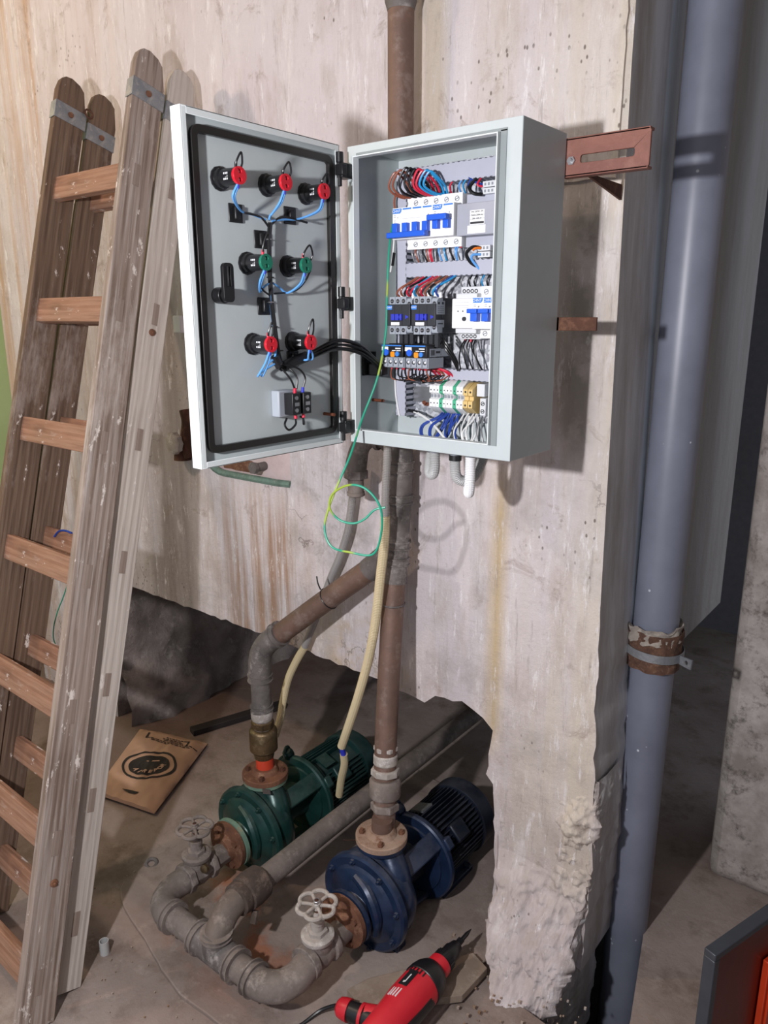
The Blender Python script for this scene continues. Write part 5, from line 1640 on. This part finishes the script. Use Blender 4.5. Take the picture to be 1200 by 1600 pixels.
# ------------------------------------------------------------------ big grey drain pipe
gp = thing('drain_pipe', 'thick grey plastic drain pipe standing to the right of the cabinet', 'pipe', (-.572, 1.850, 0))
MB().revolve((-.582, 1.850, -.70), (.0035, 0, 1), [(0, .0555), (3.98, .0555)], 48).build('pipe', 'pvc', gp)
def lump(c, r0, r1, h0, h1, amp, seedv, n=56, m=14, thin=.006):
    mb = MB()
    vs = []
    for j in range(m + 1):
        z = h0 + (h1 - h0) * j / m
        for i in range(n):
            a = 2 * PI * i / n
            q = V((math.cos(a) * 3, math.sin(a) * 3, z * 40 + seedv))
            r = r0 + (r1 - r0) * j / m + amp * noise.fractal(q, .7, 2, 4)
            zz = z + (amp * 2.2 * noise.noise(V((math.cos(a) * 2.2, math.sin(a) * 2.2, seedv + 5))) if j in (0, m) or True else 0)
            vs.append((c[0] + r * math.cos(a), c[1] + r * math.sin(a), c[2] + zz))
    fs = [(j * n + i, j * n + (i + 1) % n, (j + 1) * n + (i + 1) % n, (j + 1) * n + i) for j in range(m) for i in range(n)]
    mb.add(vs, fs)
    mb.add([(c[0] + .055 * math.cos(2 * PI * i / n), c[1] + .055 * math.sin(2 * PI * i / n), c[2] + h1 - .01) for i in range(n)], [])
    o = len(mb.v) - n
    mb.f += [[m * n + i, m * n + (i + 1) % n, o + (i + 1) % n, o + i] for i in range(n)]
    mb.m += [0] * n
    return mb
jc = (-.576, 1.850, .853)
lump(jc, .066, .069, -.050, .052, .0035, 3.0).build('rubber_wrap', 'rag', gp, ang=60)
lump((jc[0] - .004, jc[1], jc[2] + .035), .070, .068, -.010, .030, .008, 9.0).build('foam_collar', 'foam', gp, ang=60)
mb = MB()
pr = []
n = 60
for i in range(n):
    a = 2 * PI * i / n
    pr.append(V((jc[0] + .0745 * math.cos(a), jc[1] + .0745 * math.sin(a), jc[2] - .004 - .006 * math.cos(a))))
vs = []
for p in pr:
    for dz in (-.011, .011):
        vs.append(p + V((0, 0, dz)))
for p in pr:
    q = V((jc[0], jc[1], p.z)) + (p - V((jc[0], jc[1], p.z))) * .975
    for dz in (-.011, .011):
        vs.append(q + V((0, 0, dz)))
fs = []
for i in range(n):
    j = (i + 1) % n
    fs += [(2 * i, 2 * j, 2 * j + 1, 2 * i + 1), (2 * n + 2 * i + 1, 2 * n + 2 * j + 1, 2 * n + 2 * j, 2 * n + 2 * i), (2 * i + 1, 2 * j + 1, 2 * n + 2 * j + 1, 2 * n + 2 * i + 1), (2 * i, 2 * n + 2 * i, 2 * n + 2 * j, 2 * j)]
mb.add(vs, fs)
clp = mb.build('pipe_clamp', 'zinc', gp, ang=40)
mb = MB()
mb.prism([(0, -.012), (.036, -.014), (.038, .013), (0, .011)], (jc[0] + .070, jc[1] - .018, jc[2] - .012), (.92, -.38, 0), (0, 0, 1), (.0015, .0035, 0), holes=[[(.022 + .005 * math.cos(a), .006 * math.sin(a)) for a in [2 * PI * k / 12 for k in range(12)]]])
mb.build('clamp_ear', 'zinc', clp)

# ================================================================== LADDER
lad = thing('wooden_stepladder', 'old paint-spattered wooden double ladder folded and leaning on the wall', 'ladder', (-1.8, .65, 0))
def board(name, a, b, hint, w, h, mat, parent=lad, bevel=.002, top=None, label=None, jit=0):
    """board from a to b; local Z along it, local Y towards hint, w = size in X, h = size in Y"""
    a, b = V(a), V(b)
    z = (b - a).normalized()
    y = (V(hint) - z * V(hint).dot(z)).normalized()
    x = y.cross(z)
    L = (b - a).length
    mb = MB()
    if top:
        poly = [(-h / 2, 0), (h / 2, 0), (h / 2, L - .085), (h * .36, L - .022), (h * .20, L - .008), (-h * .08, L), (-h * .30, L - .004), (-h * .42, L - .014), (-h / 2, L - .045)]
        mb.prism(poly, (-w / 2, 0, 0), (0, 1, 0), (0, 0, 1), (w, 0, 0))
    else:
        mb.box(-w / 2, w / 2, -h / 2, h / 2, 0, L)
    o = mb.build(name, mat, parent, local=True, bevel=bevel)
    off = parent.location if parent else V()
    o.matrix_local = Matrix(((x.x, y.x, z.x, a.x - off.x), (x.y, y.y, z.y, a.y - off.y), (x.z, y.z, z.z, a.z - off.z), (0, 0, 0, 1)))
    if label:
        o['label'] = label
    return o
ST, SD = .028, .092
half = V((ST / 2, 0, 0))
FR = (V((-1.565, .628, .012)) - half, V((-1.930, 1.430, 2.372)) - half)
RR = (V((-1.605, .725, .012)) - half, V((-1.9236, 1.532, 2.345)) - half)
FL = (V((-2.000, .640, .012)) - half, V((-2.324, 1.430, 2.372)) - half)
RL = (V((-2.010, .735, .012)) - half, V((-2.320, 1.532, 2.345)) - half)
fr = board('stile', FR[0], FR[1], (0, 1, 0), ST, SD, 'stile_out', top=True, label='front right stile, grey weathered face with tenon ends')
rr = board('stile', RR[0], RR[1], (0, 1, 0), ST, SD * .95, 'stile_pale', top=True, label='rear right stile, pale paint-dusted')
fl = board('stile', FL[0], FL[1], (0, 1, 0), ST, SD, 'stile_brown', top=True, label='front left stile, dark brown inner face')
rl = board('stile', RL[0], RL[1], (0, 1, 0), ST, SD * .95, 'stile_brown', top=True, label='rear left stile, dark brown')
def lerp2(S, t):
    return S[1].lerp(S[0], t)
def rungs(SL, SR, ts, mat, off, hgt):
    for t in ts:
        a, b = lerp2(SL, t), lerp2(SR, t)
        sd_ = (SR[1] - SR[0]).normalized()
        y_ = V((0, 1, 0)) - sd_ * sd_.y
        y_.normalize()
        a, b = a + y_ * off, b + y_ * off
        board('rung', a + (b - a).normalized() * .010, b - (b - a).normalized() * .010, y_, hgt, .022, mat)
        # tenon end showing on the outer face of the right stile
        c = b + V((ST / 2 + .0006, 0, 0)) - y_ * off * .3
        mb = MB()
        mb.obox((0, 0, 0), (.0008, 0, 0), (0, .0085, 0), (0, 0, .030))
        o = mb.build('tenon_end', 'tenon', lad, local=True)
        x_ = y_.cross(sd_)
        p = c - lad.location
        o.matrix_local = Matrix(((x_.x, y_.x, sd_.x, p.x), (x_.y, y_.y, sd_.y, p.y), (x_.z, y_.z, sd_.z, p.z), (0, 0, 0, 1)))
rungs(FL, FR, (.14, .289, .43, .567, .701, .827, .956), 'rung', -.010, .070)
rungs(RL, RR, (.138, .284, .425, .559, .689, .808, .932), 'rung', .005, .060)
# galvanised hinge plates round the stile heads
def hplate(S, t, w, dz, side):
    a = lerp2(S, t)
    sd_ = (S[1] - S[0]).normalized()
    y_ = V((0, 1, 0)) - sd_ * sd_.y
    y_.normalize()
    x_ = y_.cross(sd_)
    mb = MB()
    xx = ST / 2 + .001
    mb.box(-.004 + xx, xx + .001, -SD / 2 - .002, SD / 2 + w, -.026, .026)
    mb.box(-ST / 2 - .002, xx + .001, -SD / 2 - .003, -SD / 2 - .001, -.026, .026)
    o = mb.build('hinge_plate', 'zinc', lad, local=True, bevel=.0008)
    p = a - lad.location
    o.matrix_local = Matrix(((x_.x, y_.x, sd_.x, p.x), (x_.y, y_.y, sd_.y, p.y), (x_.z, y_.z, sd_.z, p.z), (0, 0, 0, 1)))
    mb = MB()
    mb.revolve((xx + .0005, .0, 0), (1, 0, 0), [(0, .009), (.004, .008), (.006, .004)], 14)
    mb.build('plate_bolt', 'rust', o, local=True)
hplate(FL, .045, .004, 0, 0)
hplate(RL, .055, .0, 0, 0)
hplate(FR, .048, .004, 0, 0)
hplate(RR, .055, .0, 0, 0)
for S, t in ((FR, .865), (RR, .305)):
    a = lerp2(S, t) + V((ST / 2, 0, 0))
    MB().revolve(a, (1, 0, 0), [(0, .010), (.004, .009), (.005, .004), (.009, .003)], 14).build('through_bolt', 'rust', lad)
mb = MB()
a = lerp2(FL, .040) + V((ST / 2 + .006, .055, .004))
mb.torus(a, (1, .2, .2), .013, .003, 16, 6)
mb.build('pivot_ring', 'rust_dark', lad)
# cables hanging on the ladder
tag(MB().tube([(-2.084,1.080,1.052),(-2.055,1.080,1.073),(-2.019,1.080,1.081),(-1.985,1.080,1.080)], .003, 8).build('cable', 'w_blue'), 'short end of dark blue cable lying over the fourth ladder rung', 'cable')
tag(MB().tube([(-2.230,1.100,0.908),(-2.209,1.100,0.866),(-2.204,1.100,0.814),(-2.248,1.100,0.756),(-2.323,1.100,0.706),(-2.416,1.100,0.671),(-2.496,1.100,0.666),(-2.535,1.100,0.689),(-2.525,1.100,0.761),(-2.469,1.100,0.842),(-2.401,1.100,0.905),(-2.364,1.100,0.955)], .0030, 8).build('cable', 'w_blue'), 'dark blue cable hanging in a loop below the fourth ladder rung', 'cable')
tag(MB().tube([(-2.075,1.100,0.902),(-2.115,1.100,0.846),(-2.155,1.100,0.794),(-2.191,1.100,0.732),(-2.200,1.100,0.686),(-2.175,1.100,0.660),(-2.154,1.100,0.651)], .0018, 8).build('wire', 'earth'), 'thin green wire hanging behind the front right ladder stile', 'wire')

# ================================================================== SMALL THINGS ON THE FLOOR
# paper bag
bg = thing('paper_bag', 'brown paper bag with an oval black logo, lying flat behind the ladder', 'bag', (-2.25, 1.45, 0))
c00, c10, c11, c01 = V((-2.315, 1.235, 0)), V((-2.040, 1.300, 0)), V((-2.250, 1.700, 0)), V((-2.560, 1.600, 0))
def bagp(u, v, lift=0.0):
    p = (c00 * (1 - u) + c10 * u) * (1 - v) + (c01 * (1 - u) + c11 * u) * v
    e = min(u, 1 - u) * 7
    puff = .020 * min(1, e) ** .6 * (.65 + .35 * min(1, v * 4)) * (1 if v < .93 else (1 - v) / .07 * .8 + .2)
    wr = .006 * noise.noise(V((u * 5, v * 6, 1))) + .004 * noise.noise(V((u * 14, v * 9, 3)))
    return V((p.x, p.y, .014 + puff + wr * min(1, e) + lift))
mb = MB()
N1, N2 = 30, 44
vs = [bagp(i / N1, j / N2) for j in range(N2 + 1) for i in range(N1 + 1)]
vs += [V((q.x, q.y, .012)) for q in vs]
K = (N1 + 1) * (N2 + 1)
fs = []
for j in range(N2):
    for i in range(N1):
        a = j * (N1 + 1) + i
        fs.append((a, a + 1, a + N1 + 2, a + N1 + 1))
        fs.append((K + a, K + a + N1 + 1, K + a + N1 + 2, K + a + 1))
for i in range(N1):
    fs.append((i, K + i, K + i + 1, i + 1))
    b = N2 * (N1 + 1) + i
    fs.append((b, b + 1, K + b + 1, K + b))
for j in range(N2):
    a = j * (N1 + 1)
    fs.append((a, a + N1 + 1, K + a + N1 + 1, K + a))
    b = a + N1
    fs.append((b, K + b, K + b + N1 + 1, b + N1 + 1))
mb.add(vs, fs)
mb.build('sack', 'paper', bg, ang=50)
def decal(mb, fn, poly_pts, cu, cv, su, sv, rot=0):
    """drape a flat outline (grid of points) on the bag: poly in local units about (cu,cv)"""
    n = len(poly_pts)
    vs = []
    for x, y in poly_pts:
        xr, yr = x * math.cos(rot) - y * math.sin(rot), x * math.sin(rot) + y * math.cos(rot)
        vs.append(fn(cu + xr * su, cv + yr * sv, .0012))
    mb.add(vs, [tuple(range(n))])
def ring_decal(mb, a0, b0, a1, b1, cu, cv, su, sv, rot=0, n=48, lift=.0012):
    vs = []
    for k in range(n):
        t = 2 * PI * k / n
        for (a, b) in ((a0, b0), (a1, b1)):
            x, y = a * math.copysign(abs(math.cos(t)) ** .8, math.cos(t)), b * math.copysign(abs(math.sin(t)) ** .8, math.sin(t))
            xr, yr = x * math.cos(rot) - y * math.sin(rot), x * math.sin(rot) + y * math.cos(rot)
            vs.append(bagp(cu + xr * su, cv + yr * sv, lift))
    mb.add(vs, [(2 * k, 2 * k + 1, 2 * ((k + 1) % n) + 1, 2 * ((k + 1) % n)) for k in range(n)])
mb = MB()
RO = .62
ring_decal(mb, 1.12, .86, 1.02, .76, .52, .46, .34, .215, RO, lift=.002)
for q in range(8):
    ring_decal(mb, .84 * (1 - q / 8), .60 * (1 - q / 8), .84 * (1 - (q + 1) / 8) + .001, .60 * (1 - (q + 1) / 8) + .001, .52, .46, .34, .215, RO, lift=.002)
for k, (u0, u1, v) in enumerate(((.30, .88, .800), (.24, .92, .822), (.46, .70, .846), (.44, .66, .866), (.48, .74, .888))):
    u = u0
    rs = random.Random(k)
    while u < u1:
        w = .02 + rs.random() * .05
        mb.add([bagp(u, v, .003), bagp(u + w, v, .003), bagp(u + w, v + .010, .003), bagp(u, v + .010, .003)], [(0, 1, 2, 3)])
        u += w + .012
for pts in (((.20, .82), (.23, .82), (.23, .90), (.20, .90)), ((.80, .82), (.82, .82), (.82, .90), (.80, .90)), ((.40, .10), (.46, .12), (.66, .115), (.62, .085), (.52, .082))):
    mb.add([bagp(u, v, .003) for u, v in pts], [tuple(range(len(pts)))])
mb.build('print', 'bagink', bg)
mb = MB()
for k, ch in enumerate('ROPERIA'):
    a = math.radians(-152 + 20.5 * (6 - k))
    cu, cv = .52, .46
    x, y = .64 * math.cos(a), .42 * math.sin(a)
    xr, yr = x * math.cos(RO) - y * math.sin(RO), x * math.sin(RO) + y * math.cos(RO)
    u, v = cu + xr * .34, cv + yr * .215
    o = bagp(u, v, .0045)
    da = a + PI / 2 + RO * .6                      # letters stand on the inner side, read from the far end
    n_ = Matrix.Rotation(da, 3, 'Z')
    ba = (c10 - c00).normalized()
    bu = n_ @ V((1, 0, 0))
    R3 = Matrix.Rotation(math.atan2(ba.y, ba.x), 3, 'Z')
    mb.text(ch, o, R3 @ n_ @ V((1, 0, 0)), R3 @ n_ @ V((0, 1, 0)), .026, .0006, .0008)
mb.add([bagp(u, v, .0045) for u, v in ((.46, .50), (.62, .545), (.63, .535), (.47, .488))], [(0, 1, 2, 3)])
mb.build('lettering', 'paper', bg)
# grey tube offcut and ring
tag(MB().prism([(.0125 * math.cos(a), .0125 * math.sin(a)) for a in [2 * PI * k / 24 for k in range(24)]], (-1.652, .866, .0), (1, 0, 0), (0, 1, 0), (0, 0, .040), holes=[[(.0105 * math.cos(a), .0105 * math.sin(a)) for a in [2 * PI * k / 24 for k in range(24)]]]).build('tube_offcut', 'cond_lgrey'), 'short grey plastic tube standing on the floor near the ladder foot', 'tube')
tag(MB().torus((-1.838, 1.146, .012), (.3, -.2, 1), .016, .006, 24, 8).build('rubber_ring', 'pipe_grey'), 'small dark ring lying on the floor left of the green pump valve', 'ring')
mb = MB()
a, b = V((-2.375, 1.72, .014)), V((-2.24, 2.12, .014))
d_ = (b - a).normalized()
mb.obox((a + b) / 2, (b - a) / 2, V((-d_.y, d_.x, 0)) * .022, (0, 0, .012))
tag(mb.build('flat_bar', 'bar', bevel=.002), 'dark flat bar lying on the floor behind the paper bag', 'bar')
mb = MB()
mb.box(-1.62, -1.48, 2.62, 2.66, 0, .03)
tag(mb.build('wood_scrap', 'stile_brown', bevel=.003), 'small dark block on the floor far under the wall', 'scrap')
# plank under the drill
pl_ = thing('plank', 'dusty wooden plank under the red drill', 'plank', (-.88, 1.3, 0))
mb = MB()
pq = [(q[0], q[1]) for q in [(-1.038,1.161,0.034),(-1.018,1.220,0.034),(-0.849,1.457,0.034),(-0.794,1.437,0.034),(-0.801,1.326,0.034),(-0.975,1.145,0.034)]]
mb.prism(pq, (0, 0, .012), (1, 0, 0), (0, 1, 0), (0, 0, .022))
mb.build('board', 'plank', pl_, bevel=.002)
# drill
dz = .085
dl = thing('power_drill', 'red and black power drill lying on the plank in front of the blue pump', 'drill', (-.868, 1.2, .034))
ax0 = V((-.868, 1.04, dz))
mb = MB()
mb.revolve(ax0, (0, 1, 0), [(0, .032), (.012, .042), (.09, .046), (.14, .050), (.20, .050), (.235, .045), (.255, .036)], 28)
mb.build('motor_housing', 'drill_red', dl, ang=40)
mb = MB()
mb.revolve(ax0 + V((0, .205, 0)), (0, 1, 0), [(0, .0500), (.002, .0515), (.016, .0505), (.036, .046), (.052, .038), (.056, .030)], 28)
mb.build('gear_collar', 'black', dl, ang=40)
mb = MB()
mb.revolve(ax0 + V((0, .258, 0)), (0, 1, 0), [(0, .030), (.004, .031), (.030, .030), (.034, .026)], 28)
mb.build('nose_ring', 'drill_red', dl, ang=40)
mb = MB()
mb.revolve(ax0 + V((0, .290, 0)), (0, 1, 0), [(0, .0265), (.004, .0275), (.022, .0275), (.025, .0225), (.050, .0225), (.054, .020), (.072, .016), (.078, .010)], 28)
for k in range(20):
    a = 2 * PI * k / 20
    mb.obox(ax0 + V((math.cos(a) * .0275, .303, math.sin(a) * .0275)), (0, .009, 0), V((-math.sin(a), 0, math.cos(a))) * .0015, V((math.cos(a), 0, math.sin(a))) * .0012)
mb.build('chuck', 'black', dl, ang=40)
mb = MB()
for k in range(3):
    a = 2 * PI * k / 3 + .5
    mb.obox(ax0 + V((math.cos(a) * .006, .374, math.sin(a) * .006)), (0, .012, 0), (.003, 0, 0), (0, 0, .003))
mb.revolve(ax0 + V((0, .362, 0)), (0, 1, 0), [(0, .0055), (.050, .0055), (.072, .0008)], 10)
mb.build('bit', 'black', dl)
mb = MB()
for k in range(9):
    a0 = -1.9 + .16 * k
    u_ = V((math.sin(a0 + 3.2), 0, math.cos(a0 + 3.2)))
    mb.obox(ax0 + V((0, .105 + .012 * math.sin(k * .4), 0)) + u_ * .0475, V((u_.z, 0, -u_.x)) * .0045, (0, .075, 0), u_ * .003)
mb.build('rubber_grip', 'black', dl, bevel=.001)
# label window, vents
mb = MB()
n_up = V((-.35, 0, .94))
def onbody(y, da, dyy, w, h, mat, name, lift=.0408):
    m_ = MB()
    u = V((math.sin(da), 0, math.cos(da)))
    t2 = V((math.cos(da), 0, -math.sin(da)))
    m_.obox(ax0 + V((0, y, 0)) + u * lift, t2 * w, V((0, h, 0)), u * .0012)
    return m_.build(name, mat, dl, bevel=.0006)
onbody(.168, -.25, 0, .012, .026, 'black', 'label_window', .0500)
o = MB()
u = V((math.sin(-.25), 0, math.cos(-.25)))
t2 = V((math.cos(-.25), 0, -math.sin(-.25)))
o.obox(ax0 + V((0, .165, 0)) + u * .0512 + t2 * .001, t2 * .0015, V((0, .014, 0)), u * .0004)
o.obox(ax0 + V((0, .152, 0)) + u * .0512 - t2 * .002, t2 * .002, V((0, .003, 0)), u * .0004)
o.build('label_print', 'light_plastic', dl)
for k in range(6):
    onbody(.197, -.75 + .20 * k, 0, .0018, .007, 'black', 'vent_slot', .0505)
for k in range(4):
    m_ = MB()
    u = V((math.sin(-.62 + .16 * k), 0, math.cos(-.62 + .16 * k)))
    m_.obox(ax0 + V((0, .120 - .0 * k, 0)) + u * .0480, V((u.z, 0, -u.x)) * .0016, V((0, .013, 0)), u * .0012)
    m_.build('vent_rib', 'light_plastic', dl)
# handle to the left
h0, h1 = V((-.875, 1.125, .062)), V((-1.005, 1.098, .056))
hd = (h1 - h0)
mb = MB()
mb.tube([h0 + V((0, .012, 0)), h0 + hd * .25, h0 + hd * .55, h0 + hd * .80], lambda t: .0285 - .006 * t, 18, 6)
mb.build('handle', 'black', dl)
mb = MB()
mb.tube([h0 + hd * .80, h0 + hd * .9, h0 + hd * 1.0], lambda t: .0262 - .004 * t * t, 18, 6)
mb.revolve(h1, hd, [(0, .0222), (.006, .016), (.009, .006)], 18)
mb.build('handle_end', 'drill_red', dl)
mb = MB()
mb.tube([h0 + V((.01, .035, .004)), h0 + hd * .18 + V((0, .014, .006)), h0 + hd * .5 + V((0, .004, .006))], lambda t: .026 - .004 * t, 16, 6)
mb.tube([h0 + hd * .50 + V((0, 0, .002)), h0 + hd * .56 + V((0, 0, .002))], .0275, 18, 2)
mb.build('handle_shell', 'drill_red', dl)
mb = MB()
mb.tube([h0 + hd * .14 + V((0, .036, .006)), h0 + hd * .30 + V((0, .030, .006)), h0 + hd * .45 + V((0, .027, .006))], .008, 10, 4)
mb.tube([h0 + V((-.004, .052, .006)), h0 + V((-.010, .050, .006))], .010, 10, 2)
mb.build('trigger', 'black', dl)
MB().tube([h1 + hd * .04, h1 + V((-.02, 0, -.01)), h1 + V((-.05, -.02, -.03)), h1 + V((-.07, -.07, -.045)), h1 + V((-.10, -.14, -.048))], .0045, 8).build('power_cord', 'black', dl)

# red steel cabinet at the lower right
A_ = V((-.246, 1.338, 0))
dA = V((.3285, .9445, 0))
nA = V((.9445, -.3285, 0))
rc = thing('steel_cabinet', 'dark red steel box with grey frame and orange inner edge, lower right corner', 'cabinet', (-.246, 1.338, 0))
Hc = .482
mb = MB()
def slab(mb, s0, s1, n0, n1, z0, z1):
    return mb.hexa([A_ + dA * s + nA * n + V((0, 0, z)) for z in (z0, z1) for s, n in ((s0, n0), (s1, n0), (s1, n1), (s0, n1))])
slab(mb, 0, .018, 0, -.025, 0, Hc - .016)
slab(mb, 0, .55, 0, -.025, Hc - .016, Hc)
slab(mb, .535, .55, 0, -.025, 0, Hc - .016)
slab(mb, .018, .535, 0, -.025, 0, .016)
mb.build('frame', 'cab_frame', rc, bevel=.002)
mb = MB()
slab(mb, .018, .535, -.012, -.022, .016, Hc - .016)
mb.build('panel', 'cab_red', rc)
mb = MB()
slab(mb, .198, .42, .004, -.010, .03, .36)
slab(mb, .206, .42, .010, .004, .03, .35)
mb.build('inner_door', 'cab_orange', rc, bevel=.002)
# crumbs of plaster round the broken foot
rs = random.Random(11)
mb = MB()
for k in range(150):
    x, y = rs.uniform(-.95, -.55), rs.uniform(1.05, 1.5)
    s = rs.uniform(.0008, .003)
    mb.obox((x, y, .012 + s), (s, s * .3, 0), (-s * .2, s, 0), (0, 0, s))
for k in range(90):
    x, y = rs.uniform(-1.9, -1.0), rs.uniform(.7, 1.1)
    s = rs.uniform(.0006, .0018)
    mb.obox((x, y, .004 + s), (s, s * .4, 0), (-s * .3, s, 0), (0, 0, s))
tag(mb.build('plaster_crumbs', 'footing'), 'scattered pale plaster crumbs on the floor near the broken wall foot', 'debris', kind='stuff')
